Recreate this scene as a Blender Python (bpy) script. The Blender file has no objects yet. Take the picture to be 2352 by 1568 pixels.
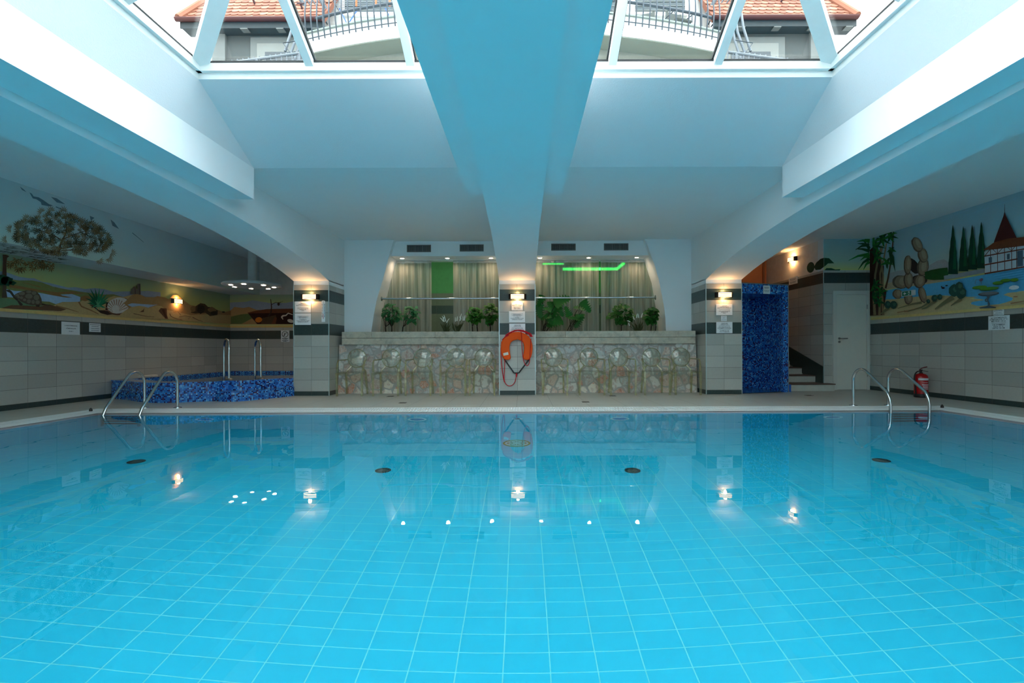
import bpy, math, random
from mathutils import Vector, Matrix
R = math.radians
scene = bpy.context.scene
COL = scene.collection
random.seed(7)

# ------------------------------------------------------------------ camera, sky, exposure
F = 1100.0; ROLL = .0035; HC = .95           # focal length in photo pixels (2352 wide), camera roll, eye height above the deck
cam_d = bpy.data.cameras.new('camera'); cam = bpy.data.objects.new('camera', cam_d); COL.objects.link(cam)
cam_d.sensor_width = 36.0; cam_d.lens = 36.0*F/2352
cam_d.shift_x = -24/2352; cam_d.shift_y = 16/2352
cam_d.clip_start = .05; cam_d.clip_end = 200
cam.location = (0, 0, HC)
cam.rotation_euler = (Matrix.Rotation(R(90), 3, 'X') @ Matrix.Rotation(-ROLL, 3, 'Z')).to_euler()
scene.camera = cam
vs = scene.view_settings
vs.view_transform = 'Standard'; vs.look = 'None'; vs.gamma = 1; vs.use_curve_mapping = False
vs.exposure = 1.28
scene.cycles.transparent_max_bounces = 40
scene.cycles.max_bounces = 10
scene.cycles.diffuse_bounces = 5
scene.cycles.glossy_bounces = 4
scene.cycles.transmission_bounces = 6
scene.cycles.use_adaptive_sampling = True
scene.cycles.adaptive_threshold = .18
scene.cycles.sample_clamp_indirect = 12

world = bpy.data.worlds.new('overcast_sky'); scene.world = world
world.use_nodes = True
wb = world.node_tree.nodes['Background']
wb.inputs[0].default_value = (.86, .95, 1.0, 1)
wn_ = world.node_tree.nodes; wl_ = world.node_tree.links          # overcast dome: zenith three times as bright as the horizon
_g = wn_.new('ShaderNodeTexCoord'); _s = wn_.new('ShaderNodeSeparateXYZ'); wl_.new(_g.outputs['Generated'], _s.inputs[0])
_m = wn_.new('ShaderNodeMath'); _m.operation = 'MAXIMUM'; wl_.new(_s.outputs[2], _m.inputs[0]); _m.inputs[1].default_value = 0.0
_a = wn_.new('ShaderNodeMath'); _a.operation = 'MULTIPLY_ADD'; wl_.new(_m.outputs[0], _a.inputs[0]); _a.inputs[1].default_value = 3.1; _a.inputs[2].default_value = 1.4
wl_.new(_a.outputs[0], wb.inputs[1])

def area_portal(name, loc, rot, sx, sy):
    l = bpy.data.lights.new(name, 'AREA'); l.shape = 'RECTANGLE'; l.size = sx; l.size_y = sy
    l.cycles.is_portal = True
    o = bpy.data.objects.new(name, l); COL.objects.link(o); o.location = loc; o.rotation_euler = rot
area_portal('skylight_portal', (-.065, 0, 3.93), (0, 0, 0), 6.8, 10.3)
area_portal('window_portal', (0, -10.98, 1.9), (R(90), 0, 0), 14.2, 2.3)

# ------------------------------------------------------------------ pixel -> place helpers
def dr(x, y):
    u = x-1200; v = y-800
    return u-v*ROLL, v+u*ROLL
def atY(x, y, Y):
    u, v = dr(x, y); return Vector((u*Y/F, Y, HC-v*Y/F))
def atX(x, y, X):
    u, v = dr(x, y); Y = F*X/u; return Vector((X, Y, HC-v*Y/F))
def atZ(x, y, Z=0.0):
    u, v = dr(x, y); Y = F*(HC-Z)/v; return Vector((u*Y/F, Y, Z))
WATER = -.014; DEPTH = 1.40
def at_pool_floor(x, y):
    u, v = dr(x, y); tx = u/F; tz = v/F; L = math.hypot(tx, 1)
    th = math.atan2(L, tz); d = (HC-WATER)/tz*L
    d += (DEPTH+WATER)*math.tan(math.asin(math.sin(th)/1.333))
    return Vector((d*tx/L, d/L, -DEPTH))

# ------------------------------------------------------------------ materials
def lin(c):
    c = c/255.0
    return c/12.92 if c <= .04045 else ((c+.055)/1.055)**2.4
def C(r, g, b): return (lin(r), lin(g), lin(b), 1)
class NT:
    def __init__(s, name):
        s.m = bpy.data.materials.new(name); s.m.use_nodes = True; s.t = s.m.node_tree
        s.p = s.t.nodes['Principled BSDF']; s.o = s.t.nodes['Material Output']
    def n(s, typ, **kw):
        nd = s.t.nodes.new('ShaderNode'+typ)
        for k, v in kw.items(): setattr(nd, k, v)
        return nd
    def l(s, a, b): s.t.links.new(a, b)
    def math(s, op, a, b=None, c=None):
        nd = s.n('Math', operation=op)
        for i, q in enumerate((a, b, c)):
            if q is None: continue
            if isinstance(q, (int, float)): nd.inputs[i].default_value = q
            else: s.l(q, nd.inputs[i])
        return nd.outputs[0]
    def mix(s, f, a, b, mode='MIX'):
        nd = s.n('Mix', data_type='RGBA', blend_type=mode)
        for i, q in ((0, f), (6, a), (7, b)):
            if isinstance(q, (int, float)): nd.inputs[i].default_value = q
            elif isinstance(q, tuple): nd.inputs[i].default_value = q
            else: s.l(q, nd.inputs[i])
        return nd.outputs[2]
    def ramp(s, f, stops, interp='LINEAR'):
        nd = s.n('ValToRGB'); nd.color_ramp.interpolation = interp
        e = nd.color_ramp.elements
        while len(e) > 1: e.remove(e[-1])
        e[0].position = stops[0][0]; e[0].color = stops[0][1]
        for p, c in stops[1:]: e.new(p).color = c
        s.l(f, nd.inputs[0]); return nd.outputs[0]
    def noise(s, scale, vec=None, detail=3, rough=.55, dist=0):
        nd = s.n('TexNoise'); nd.inputs['Scale'].default_value = scale; nd.inputs['Detail'].default_value = detail
        nd.inputs['Roughness'].default_value = rough; nd.inputs['Distortion'].default_value = dist
        s.l(vec if vec is not None else s.pos(), nd.inputs['Vector']); return nd.outputs[0]
    def pos(s):
        if not hasattr(s, '_pos'): s._pos = s.n('TexCoord').outputs['Object']
        return s._pos
    def xyz(s, v=None):
        nd = s.n('SeparateXYZ'); s.l(v if v is not None else s.pos(), nd.inputs[0]); return nd.outputs
    def comb(s, a, b, c=0.0):
        nd = s.n('CombineXYZ')
        for i, q in enumerate((a, b, c)):
            if isinstance(q, (int, float)): nd.inputs[i].default_value = q
            else: s.l(q, nd.inputs[i])
        return nd.outputs[0]
    def bump(s, h, strength=.3, dist=.01):
        nd = s.n('Bump'); nd.inputs['Strength'].default_value = strength; nd.inputs['Distance'].default_value = dist
        s.l(h, nd.inputs['Height']); s.l(nd.outputs[0], s.p.inputs['Normal']); return nd
    def base(s, c):
        if isinstance(c, tuple): s.p.inputs['Base Color'].default_value = c
        else: s.l(c, s.p.inputs['Base Color'])
    def set(s, rough=.5, metal=0.0, spec=.5):
        s.p.inputs['Roughness'].default_value = rough; s.p.inputs['Metallic'].default_value = metal
        s.p.inputs['Specular IOR Level'].default_value = spec; return s
_pc = {}
def plain(c, rough=.5, metal=0.0, spec=.5, vary=.06, nscale=9):
    key = (c, rough, metal, spec, vary)
    if key in _pc: return _pc[key]
    t = NT('paint_%d' % len(_pc)).set(rough, metal, spec)
    if vary:
        f = t.noise(nscale)
        d = tuple(q*(1-vary*2.2) for q in c[:3])+(1,); b = tuple(min(1, q*(1+vary*2.2)) for q in c[:3])+(1,)
        t.base(t.mix(f, d, b))
    else: t.base(c)
    _pc[key] = t.m; return t.m
def emit(name, c, strength):
    t = NT(name); t.base((.8, .8, .8, 1)); t.p.inputs['Emission Color'].default_value = c
    t.p.inputs['Emission Strength'].default_value = strength; return t.m

def m_tile(name, axis, w, u0, rows, top, base_h=.087, rh=.23, c1=C(178, 178, 171), c2=C(200, 199, 191), bands=(5,), gc=C(52, 70, 68)):
    """glazed stone-look wall tiles: rows of height rh above a green plinth, some rows green"""
    t = NT(name).set(.38)
    x, y, z = t.xyz()
    u = x if axis == 'x' else y
    if axis == 'xy': u = t.math('ADD', x, y)
    uu = t.math('DIVIDE', t.math('SUBTRACT', u, u0), w)
    vv = t.math('DIVIDE', t.math('SUBTRACT', z, base_h), rh)
    fu = t.math('FRACT', uu); fv = t.math('FRACT', vv)
    iu = t.math('FLOOR', uu); iv = t.math('FLOOR', vv)
    gu = t.math('LESS_THAN', t.math('ABSOLUTE', t.math('SUBTRACT', t.math('FRACT', t.math('ADD', uu, .5)), .5)), .0022/w)
    gv = t.math('LESS_THAN', t.math('ABSOLUTE', t.math('SUBTRACT', t.math('FRACT', t.math('ADD', vv, .5)), .5)), .0024/rh)
    g = t.math('MAXIMUM', gu, gv)
    wn = t.n('TexWhiteNoise', noise_dimensions='2D'); t.l(t.comb(iu, iv), wn.inputs['Vector'])
    base = t.mix(wn.outputs[0], c1, c2)
    st = t.noise(26, detail=6, rough=.7)
    base = t.mix(t.math('MULTIPLY', st, .35), base, C(146, 144, 137))
    streak = t.noise(14, t.comb(t.math('MULTIPLY', t.math('ADD', u, z), 9.0), t.math('MULTIPLY', t.math('SUBTRACT', u, z), 1.2)), 5, .7, .6)
    green = t.ramp(streak, [(.25, tuple(q*.55 for q in gc[:3])+(1,)), (.55, gc), (.8, tuple(q*2.1 for q in gc[:3])+(1,))])
    isg = t.math('LESS_THAN', z, base_h)
    for b in bands:
        inb = t.math('COMPARE', iv, float(b), .1); isg = t.math('MAXIMUM', isg, inb)
    base = t.mix(isg, base, green)
    base = t.mix(g, base, C(92, 88, 82))
    t.base(base)
    t.bump(t.math('SUBTRACT', t.math('MULTIPLY', st, .3), g), .25, .003)
    return t.m

def m_mosaic():
    t = NT('blue_mosaic').set(.12)
    uv = t.n('UVMap').outputs[0]
    x, y, z = t.xyz(uv)
    s = 1/.026
    uu = t.math('MULTIPLY', x, s); vv = t.math('MULTIPLY', y, s)
    wn = t.n('TexWhiteNoise', noise_dimensions='2D'); t.l(t.comb(t.math('FLOOR', uu), t.math('FLOOR', vv)), wn.inputs['Vector'])
    wide = t.noise(1.8, uv, 2)
    c = t.ramp(t.math('ADD', wn.outputs[0], t.math('MULTIPLY', t.math('SUBTRACT', wide, .5), .25)),
               [(0, C(26, 28, 90)), (.12, C(36, 56, 140)), (.2, C(44, 110, 200)), (.48, C(48, 126, 216)), (.68, C(70, 156, 232)), (.86, C(120, 194, 242)), (.95, C(80, 46, 80))], 'CONSTANT')
    g = t.math('MAXIMUM', t.math('GREATER_THAN', t.math('FRACT', uu), .9), t.math('GREATER_THAN', t.math('FRACT', vv), .9))
    t.base(t.mix(g, c, C(45, 70, 120)))
    t.bump(t.math('SUBTRACT', 1.0, g), .3, .002)
    return t.m

def m_pool(name, axes, u0, v0, w=.25, h=.1315):
    t = NT(name).set(.25)
    o = t.xyz(); a = o[axes[0]]; b = o[axes[1]]
    uu = t.math('DIVIDE', t.math('SUBTRACT', a, u0), w); vv = t.math('DIVIDE', t.math('SUBTRACT', b, v0), h)
    def line(q, wd): return t.math('LESS_THAN', t.math('ABSOLUTE', t.math('SUBTRACT', t.math('FRACT', t.math('ADD', q, .5)), .5)), wd)
    g = t.math('MAXIMUM', line(uu, .0031/w), line(vv, .0025/h))
    wn = t.n('TexWhiteNoise', noise_dimensions='2D'); t.l(t.comb(t.math('FLOOR', uu), t.math('FLOOR', vv)), wn.inputs['Vector'])
    c = t.mix(wn.outputs[0], POOL_A, POOL_B)
    t.base(t.mix(g, c, POOL_G)); return t.m
POOL_A = (.012, .43, .615, 1); POOL_B = (.014, .445, .63, 1); POOL_G = (.13, .58, .63, 1)

def m_plaster(name, c, scale=70, bump=.15, rough=.85):
    t = NT(name).set(rough, 0, .25)
    t.base(t.mix(t.noise(3.0), tuple(q*.97 for q in c[:3])+(1,), c))
    t.bump(t.noise(scale, detail=4), bump, .006); return t.m

def schlick(t, f0=.042):
    lw = t.n('LayerWeight'); lw.inputs[0].default_value = .5
    return t.math('ADD', t.math('MULTIPLY', t.math('POWER', lw.outputs['Facing'], 5.0), 1-f0), f0)
def m_glass_pane(name, tint=(.97, .99, .98, 1), ior=1.5):
    t = NT(name); t.t.nodes.remove(t.p)
    fr = schlick(t)
    tr = t.n('BsdfTransparent'); tr.inputs[0].default_value = tint
    gl = t.n('BsdfGlossy'); gl.inputs['Roughness'].default_value = .0
    mx = t.n('MixShader'); t.l(fr, mx.inputs[0]); t.l(tr.outputs[0], mx.inputs[1]); t.l(gl.outputs[0], mx.inputs[2])
    t.l(mx.outputs[0], t.o.inputs[0]); return t.m

def m_acrylic(name='clear_acrylic', face=(.975, .98, .95, 1), edge=(.70, .71, .52, 1), body=0.0):
    t = NT(name); t.t.nodes.remove(t.p)
    fr = schlick(t)
    lw = t.n('LayerWeight'); lw.inputs[0].default_value = .35
    tint = t.mix(lw.outputs['Facing'], face, edge)
    tr = t.n('BsdfTransparent'); t.l(tint, tr.inputs[0])
    gl = t.n('BsdfGlossy'); gl.inputs['Roughness'].default_value = .03
    if body:
        df = t.n('BsdfDiffuse'); df.inputs[0].default_value = (.60, .56, .34, 1); m0 = t.n('MixShader'); m0.inputs[0].default_value = body
        t.l(tr.outputs[0], m0.inputs[1]); t.l(df.outputs[0], m0.inputs[2]); tr = m0
    mx = t.n('MixShader'); t.l(fr, mx.inputs[0]); t.l(tr.outputs[0], mx.inputs[1]); t.l(gl.outputs[0], mx.inputs[2])
    t.l(mx.outputs[0], t.o.inputs[0]); return t.m

def m_water(name, wave=.06):
    t = NT(name); t.t.nodes.remove(t.p)
    g = t.n('BsdfGlass'); g.inputs['IOR'].default_value = 1.333; g.inputs['Roughness'].default_value = 0
    g.inputs['Color'].default_value = (.97, 1, 1, 1)
    b = t.n('Bump'); b.inputs['Strength'].default_value = wave; b.inputs['Distance'].default_value = .02
    t.l(t.noise(2.2, detail=2, rough=.45), b.inputs['Height']); t.l(b.outputs[0], g.inputs['Normal'])
    t.l(g.outputs[0], t.o.inputs[0]); return t.m

def m_curtain():
    t = NT('sheer_curtain'); t.t.nodes.remove(t.p)
    x, y, z = t.xyz()
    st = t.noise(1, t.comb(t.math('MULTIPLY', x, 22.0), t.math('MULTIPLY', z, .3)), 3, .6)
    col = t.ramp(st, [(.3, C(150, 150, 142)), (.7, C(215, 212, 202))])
    tr = t.n('BsdfTransparent'); df = t.n('BsdfDiffuse'); tl = t.n('BsdfTranslucent')
    t.l(col, df.inputs[0]); t.l(col, tl.inputs[0])
    m1 = t.n('MixShader'); m1.inputs[0].default_value = .3; t.l(df.outputs[0], m1.inputs[1]); t.l(tl.outputs[0], m1.inputs[2])
    m2 = t.n('MixShader'); t.l(t.math('ADD', t.math('MULTIPLY', st, .45), .52), m2.inputs[0]); t.l(tr.outputs[0], m2.inputs[1]); t.l(m1.outputs[0], m2.inputs[2])
    t.l(m2.outputs[0], t.o.inputs[0]); return t.m

def m_stone():
    t = NT('rubble_stone').set(.75, 0, .3)
    p = t.pos()
    wob = t.noise(5, p, 3); wv = t.n('VectorMath', operation='ADD')
    sc = t.n('VectorMath', operation='SCALE'); sc.inputs['Scale'].default_value = .10
    nz = t.n('TexNoise'); nz.inputs['Scale'].default_value = 5; t.l(p, nz.inputs['Vector'])
    t.l(nz.outputs[1], sc.inputs[0]); t.l(p, wv.inputs[0]); t.l(sc.outputs[0], wv.inputs[1])
    v1 = t.n('TexVoronoi', feature='DISTANCE_TO_EDGE'); v2 = t.n('TexVoronoi', feature='F1')
    for v in (v1, v2):
        v.inputs['Scale'].default_value = 5.0; v.inputs['Randomness'].default_value = .95; t.l(wv.outputs[0], v.inputs['Vector'])
    sepc = t.n('SeparateColor'); t.l(v2.outputs['Color'], sepc.inputs[0])
    z = t.xyz()[2]
    sel = t.math('SUBTRACT', sepc.outputs[0], t.math('MULTIPLY', z, .35))
    stone = t.ramp(sel, [(0, C(188, 192, 192)), (.12, C(222, 220, 216)), (.25, C(184, 178, 175)), (.36, C(212, 184, 168)), (.5, C(192, 174, 165)), (.68, C(204, 146, 122)), (.85, C(234, 222, 206))], 'CONSTANT')
    sp = t.noise(38, p, 5, .7)
    stone = t.mix(t.ramp(sp, [(.45, (0, 0, 0, 1)), (.62, (.8, .8, .8, 1))]), stone, C(226, 220, 210))
    stone = t.mix(t.ramp(t.noise(15, p, 4), [(.5, (0, 0, 0, 1)), (.66, (.6, .6, .6, 1))]), stone, C(164, 112, 96))
    mort = t.ramp(v1.outputs[0], [(.05, (1, 1, 1, 1)), (.10, (0, 0, 0, 1))])
    t.base(t.mix(mort, stone, C(174, 169, 164)))
    h = t.ramp(v1.outputs[0], [(.02, (0, 0, 0, 1)), (.16, (1, 1, 1, 1))])
    t.bump(t.math('ADD', h, t.math('MULTIPLY', sp, .35)), .45, .02); return t.m

def m_deck():
    t = NT('deck_tile').set(.42)
    x, y, z = t.xyz()
    uu = t.math('DIVIDE', t.math('ADD', x, .10), .60); vv = t.math('DIVIDE', y, .30)
    def line(q, wd): return t.math('LESS_THAN', t.math('ABSOLUTE', t.math('SUBTRACT', t.math('FRACT', t.math('ADD', q, .5)), .5)), wd)
    g = t.math('MAXIMUM', line(uu, .004), line(vv, .005))
    st = t.noise(2, t.comb(t.math('MULTIPLY', x, 1.4), t.math('MULTIPLY', y, 9.0)), 5, .6)
    wn = t.n('TexWhiteNoise', noise_dimensions='2D'); t.l(t.comb(t.math('FLOOR', uu), t.math('FLOOR', vv)), wn.inputs['Vector'])
    c = t.mix(st, C(178, 174, 164), C(206, 202, 192))
    c = t.mix(t.math('MULTIPLY', wn.outputs[0], .3), c, C(180, 176, 168))
    t.base(t.mix(g, c, C(110, 104, 96))); return t.m

def m_ledge():
    t = NT('ledge_stone').set(.7)
    n1 = t.noise(7, detail=7, rough=.7, dist=.5)
    t.base(t.ramp(n1, [(.3, C(158, 151, 136)), (.5, C(194, 185, 168)), (.72, C(212, 202, 182))]))
    t.bump(n1, .5, .02); return t.m

M = {}
M['white'] = m_plaster('white_paint', C(238, 243, 246), 55, .05)
M['rough_white'] = m_plaster('textured_plaster', C(226, 231, 235), 90, .45)
M['mosaic'] = m_mosaic()
M['stone'] = m_stone(); M['deck'] = m_deck(); M['ledge'] = m_ledge()
M['steel'] = plain(C(200, 204, 206), .16, 1.0, .5, .0)
M['brushed'] = plain(C(150, 152, 150), .35, 1.0, .5, .0)
M['pvc'] = plain(C(238, 240, 238), .4, 0, .5, .02)
M['black'] = plain(C(24, 24, 25), .45, 0, .5, .05)
M['gasket'] = plain(C(40, 42, 44), .6, 0, .4, .05)
M['pane'] = m_glass_pane('window_glass')
M['acrylic'] = m_acrylic()
M['acrylic_edge'] = m_acrylic('acrylic_bar', (.88, .88, .72, 1), (.66, .64, .42, 1), .2)
M['signwhite'] = plain(C(236, 240, 242), .35, 0, .5, .01)
M['ink'] = plain(C(30, 36, 52), .6, 0, .3, .0)
M['softink'] = plain(C(96, 108, 120), .6, 0, .3, .0)
M['lampglow'] = emit('lamp_glow', (1, .60, .26, 1), 1.7)
M['spotglow'] = emit('spot_glow', (1, .80, .58, 1), 12)

# ------------------------------------------------------------------ mesh builder
class MB:
    def __init__(s): s.v = []; s.f = []; s.mi = []; s.uv = []; s.m = 0
    def add(s, vs_, fs, uvs=None):
        b = len(s.v); s.v += [Vector(q) for q in vs_]
        for i, f in enumerate(fs):
            s.f.append(tuple(b+k for k in f)); s.mi.append(s.m)
            s.uv.append(uvs[i] if uvs else None)
        return s
    def box(s, x0, x1, y0, y1, z0, z1):
        return s.add([(x0, y0, z0), (x1, y0, z0), (x1, y1, z0), (x0, y1, z0), (x0, y0, z1), (x1, y0, z1), (x1, y1, z1), (x0, y1, z1)],
                     [(0, 3, 2, 1), (4, 5, 6, 7), (0, 1, 5, 4), (1, 2, 6, 5), (2, 3, 7, 6), (3, 0, 4, 7)])
    def quad(s, *p): return s.add(p, [tuple(range(len(p)))])
    def prism(s, poly, axis, a0, a1):
        """poly: list of 2D points in the plane normal to axis, extruded from a0 to a1"""
        def P(q, a):
            return {'x': (a, q[0], q[1]), 'y': (q[0], a, q[1]), 'z': (q[0], q[1], a)}[axis]
        n = len(poly)
        return s.add([P(q, a0) for q in poly]+[P(q, a1) for q in poly],
                     [tuple(range(n))[::-1], tuple(range(n, 2*n))]+[(i, (i+1) % n, n+(i+1) % n, n+i) for i in range(n)])
    def tube(s, pts, r, seg=8, closed=False, rs=None, caps=True):
        pts = [Vector(p) for p in pts]; n = len(pts); rings = []
        up = None
        for i, p in enumerate(pts):
            a = pts[i-1] if (i > 0 or closed) else p; b = pts[(i+1) % n] if (i < n-1 or closed) else p
            t = (b-a).normalized()
            if up is None:
                up = Vector((0, 0, 1)) if abs(t.z) < .9 else Vector((1, 0, 0))
            x = t.cross(up); 
            if x.length < 1e-5: x = t.orthogonal()
            x.normalize(); up = x.cross(t).normalized()
            rr = rs[i] if rs else r
            rings.append([p+(x*math.cos(k*2*math.pi/seg)+up*math.sin(k*2*math.pi/seg))*rr for k in range(seg)])
        vs_ = [q for ring in rings for q in ring]; fs = []
        for i in range(n if closed else n-1):
            j = (i+1) % n
            for k in range(seg): fs.append((i*seg+k, i*seg+(k+1) % seg, j*seg+(k+1) % seg, j*seg+k))
        if not closed and caps: fs += [tuple(range(seg))[::-1], tuple((n-1)*seg+k for k in range(seg))]
        return s.add(vs_, fs)
    def beam(s, p, q, w, h, up=(0, 0, 1), w2=None, h2=None):
        p = Vector(p); q = Vector(q); t = (q-p).normalized(); x = t.cross(Vector(up)).normalized(); u = x.cross(t).normalized()
        w2 = w if w2 is None else w2; h2 = h if h2 is None else h2
        vs_ = [p+x*a*w/2+u*b*h/2 for a, b in ((-1, -1), (1, -1), (1, 1), (-1, 1))]+[q+x*a*w2/2+u*b*h2/2 for a, b in ((-1, -1), (1, -1), (1, 1), (-1, 1))]
        return s.add(vs_, [(0, 1, 2, 3), (7, 6, 5, 4), (1, 0, 4, 5), (2, 1, 5, 6), (3, 2, 6, 7), (0, 3, 7, 4)])
    def lathe(s, prof, c, seg=24, axis='z', caps=True):
        c = Vector(c); vs_ = []; n = len(prof)
        for r, h in prof:
            for k in range(seg):
                a = 2*math.pi*k/seg; d = {'z': (r*math.cos(a), r*math.sin(a), h), 'y': (r*math.cos(a), h, r*math.sin(a)), 'x': (h, r*math.cos(a), r*math.sin(a))}[axis]
                vs_.append(c+Vector(d))
        fs = [(i*seg+k, i*seg+(k+1) % seg, (i+1)*seg+(k+1) % seg, (i+1)*seg+k) for i in range(n-1) for k in range(seg)]
        if caps: fs += [tuple(range(seg))[::-1], tuple((n-1)*seg+k for k in range(seg))]
        return s.add(vs_, fs)
    def ball(s, c, rx, ry, rz, seg=14, rings=8):
        prof = [(math.sin(math.pi*i/rings), -math.cos(math.pi*i/rings)) for i in range(rings+1)]
        c = Vector(c); vs_ = [c+Vector((rx*max(r, 1e-3)*math.cos(2*math.pi*k/seg), ry*max(r, 1e-3)*math.sin(2*math.pi*k/seg), rz*h)) for r, h in prof for k in range(seg)]
        return s.add(vs_, [(i*seg+k, i*seg+(k+1) % seg, (i+1)*seg+(k+1) % seg, (i+1)*seg+k) for i in range(rings) for k in range(seg)])
    def build(s, name, mat, parent=None, smooth=False, bevel=0, local=False, origin=None, solid=0, angle=40):
        me = bpy.data.meshes.new(name)
        o = bpy.data.objects.new(name, me); COL.objects.link(o)
        off = Vector((0, 0, 0))
        if parent is not None:
            o.parent = parent
            if not local: off = world_loc(parent)
        elif origin is not None:
            if origin == 'base':
                xs = [q.x for q in s.v]; ys = [q.y for q in s.v]; zs = [q.z for q in s.v]
                origin = ((min(xs)+max(xs))/2, (min(ys)+max(ys))/2, min(zs))
            off = Vector(origin); o.location = off
        me.from_pydata([tuple(q-off) for q in s.v], [], s.f)
        for mm in (mat if isinstance(mat, (list, tuple)) else [mat]): me.materials.append(mm)
        for p, k in zip(me.polygons, s.mi): p.material_index = k; p.use_smooth = smooth
        if any(u is not None for u in s.uv):
            ul = me.uv_layers.new(name='UVMap')
            for p, u in zip(me.polygons, s.uv):
                if u:
                    for li, q in zip(p.loop_indices, u): ul.data[li].uv = q
        if smooth: me.set_sharp_from_angle(angle=R(angle))
        if solid:
            md = o.modifiers.new('thickness', 'SOLIDIFY'); md.thickness = solid; md.offset = 0
        if bevel:
            md = o.modifiers.new('bevel', 'BEVEL'); md.width = bevel; md.segments = 2; md.limit_method = 'ANGLE'
        return o
def world_loc(o):
    l = Vector((0, 0, 0))
    while o is not None: l += o.location; o = o.parent
    return l
def tag(o, label, cat, group=None, kind=None):
    o['label'] = label; o['category'] = cat
    if group: o['group'] = group
    if kind: o['kind'] = kind
    return o
def thing(name, label, cat, loc, rz=0, group=None):
    o = bpy.data.objects.new(name, None); COL.objects.link(o); o.location = loc; o.rotation_euler = (0, 0, rz)
    o.empty_display_size = .1
    return tag(o, label, cat, group)
def struct(o): o['kind'] = 'structure'; return o
def copy_tree(o, parent=None):
    c = o.copy(); COL.objects.link(c)
    if parent is not None: c.parent = parent
    for ch in [k for k in bpy.data.objects if k.parent == o]: copy_tree(ch, c)
    return c
def arc(c, r, a0, a1, n, e1=(1, 0, 0), e2=(0, 0, 1)):
    c = Vector(c); e1 = Vector(e1); e2 = Vector(e2)
    return [c+(e1*math.cos(R(a0+(a1-a0)*i/n))+e2*math.sin(R(a0+(a1-a0)*i/n)))*r for i in range(n+1)]
def poly_on(plane, val, pts, off=0.0):
    """trace a painted shape on a wall: photo pixels -> points on the wall plane"""
    out = []
    for x, y in pts:
        p = atX(x, y, val) if plane == 'x' else atY(x, y, val)
        out.append(p)
    return out
def text_mesh(body, size):
    cu = bpy.data.curves.new('lettering', 'FONT'); cu.body = body; cu.size = size; cu.align_x = 'CENTER'; cu.align_y = 'CENTER'
    cu.space_line = .95; cu.resolution_u = 3; cu.offset = size*.012
    o = bpy.data.objects.new('lettering_tmp', cu); COL.objects.link(o)
    dg = bpy.context.evaluated_depsgraph_get(); me = bpy.data.meshes.new_from_object(o.evaluated_get(dg))
    bpy.data.objects.remove(o); bpy.data.curves.remove(cu); return me
# ------------------------------------------------------------------ the setting
XL, XR = -8.12, 7.78; YB = 10.65; ZC = 3.37; YN = -11.0
PX0, PX1, PY0, PY1 = -6.30, 6.20, -5.6, 7.10          # pool basin
COLS = [(-4.68, -3.96), (-.475, .264), (3.76, 4.49)]; CY = 9.80
TOPT = 1.56

# deck: four slabs round the pool and its overflow channel
GX0, GX1, GY0, GY1 = PX0-.56, PX1+.52, PY0-.56, PY1+.62
b = MB()
b.box(XL, GX0, YN, 13.3, -.3, 0); b.box(GX1, XR, YN, 13.3, -.3, 0)
b.box(GX0, GX1, GY1, 13.3, -.3, 0); b.box(GX0, GX1, YN, GY0, -.3, 0)
struct(b.build('floor', M['deck']))

# pool basin (inner faces, tiled)
b = MB()
b.m = 0; b.quad((PX0, PY0, -DEPTH), (PX1, PY0, -DEPTH), (PX1, PY1, -DEPTH), (PX0, PY1, -DEPTH))
b.m = 1
b.quad((PX0, PY1, -DEPTH), (PX1, PY1, -DEPTH), (PX1, PY1, 0), (PX0, PY1, 0)); b.quad((PX1, PY0, -DEPTH), (PX0, PY0, -DEPTH), (PX0, PY0, 0), (PX1, PY0, 0))
b.m = 2
b.quad((PX0, PY0, -DEPTH), (PX0, PY1, -DEPTH), (PX0, PY1, 0), (PX0, PY0, 0)); b.quad((PX1, PY1, -DEPTH), (PX1, PY0, -DEPTH), (PX1, PY0, 0), (PX1, PY1, 0))
struct(b.build('pool_basin', [m_pool('pool_floor_tile', (0, 1), .142, 2.52), m_pool('pool_wall_tile', (0, 2), .142, 0, .25, .125), m_pool('pool_side_tile', (1, 2), 0, 0, .25, .125)]))
b = MB(); b.quad((PX0, PY0, WATER), (PX1, PY0, WATER), (PX1, PY1, WATER), (PX0, PY1, WATER))
tag(b.build('pool_water', m_water('pool_water')), 'still clear turquoise water filling the large tiled swimming pool', 'water', kind='stuff')

# overflow channel: pale lip, dark trough, slatted grate
b = MB()
L = .055
b.m = 0
e = .0015
b.box(PX0-L, PX1+L, PY1-.008, PY1+L, -.03, .004); b.box(PX0-.01, PX0+.008, PY0, PY1, -.03, .004); b.box(PX1-.008, PX1+.01, PY0, PY1, -.03, .004)
b.box(PX0-L, PX1+L, PY1+e, PY1+L, -.3, .004); b.box(PX0-L, PX1+L, PY0-L, PY0-e, -.3, .004)
b.box(PX0-L, PX0-e, PY0-e, PY1+e, -.3, .004); b.box(PX1+e, PX1+L, PY0-e, PY1+e, -.3, .004)
b.m = 1
b.box(GX0, GX1, PY1+L, GY1, -.3, -.12); b.box(GX0, GX1, GY0, PY0-L, -.3, -.12)
b.box(GX0, PX0-L, PY0-L, PY1+L, -.3, -.12); b.box(PX1+L, GX1, PY0-L, PY1+L, -.3, -.12)
struct(b.build('trim_channel', [plain(C(150, 140, 140), .5), plain(C(60, 66, 68), .8)]))
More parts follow.
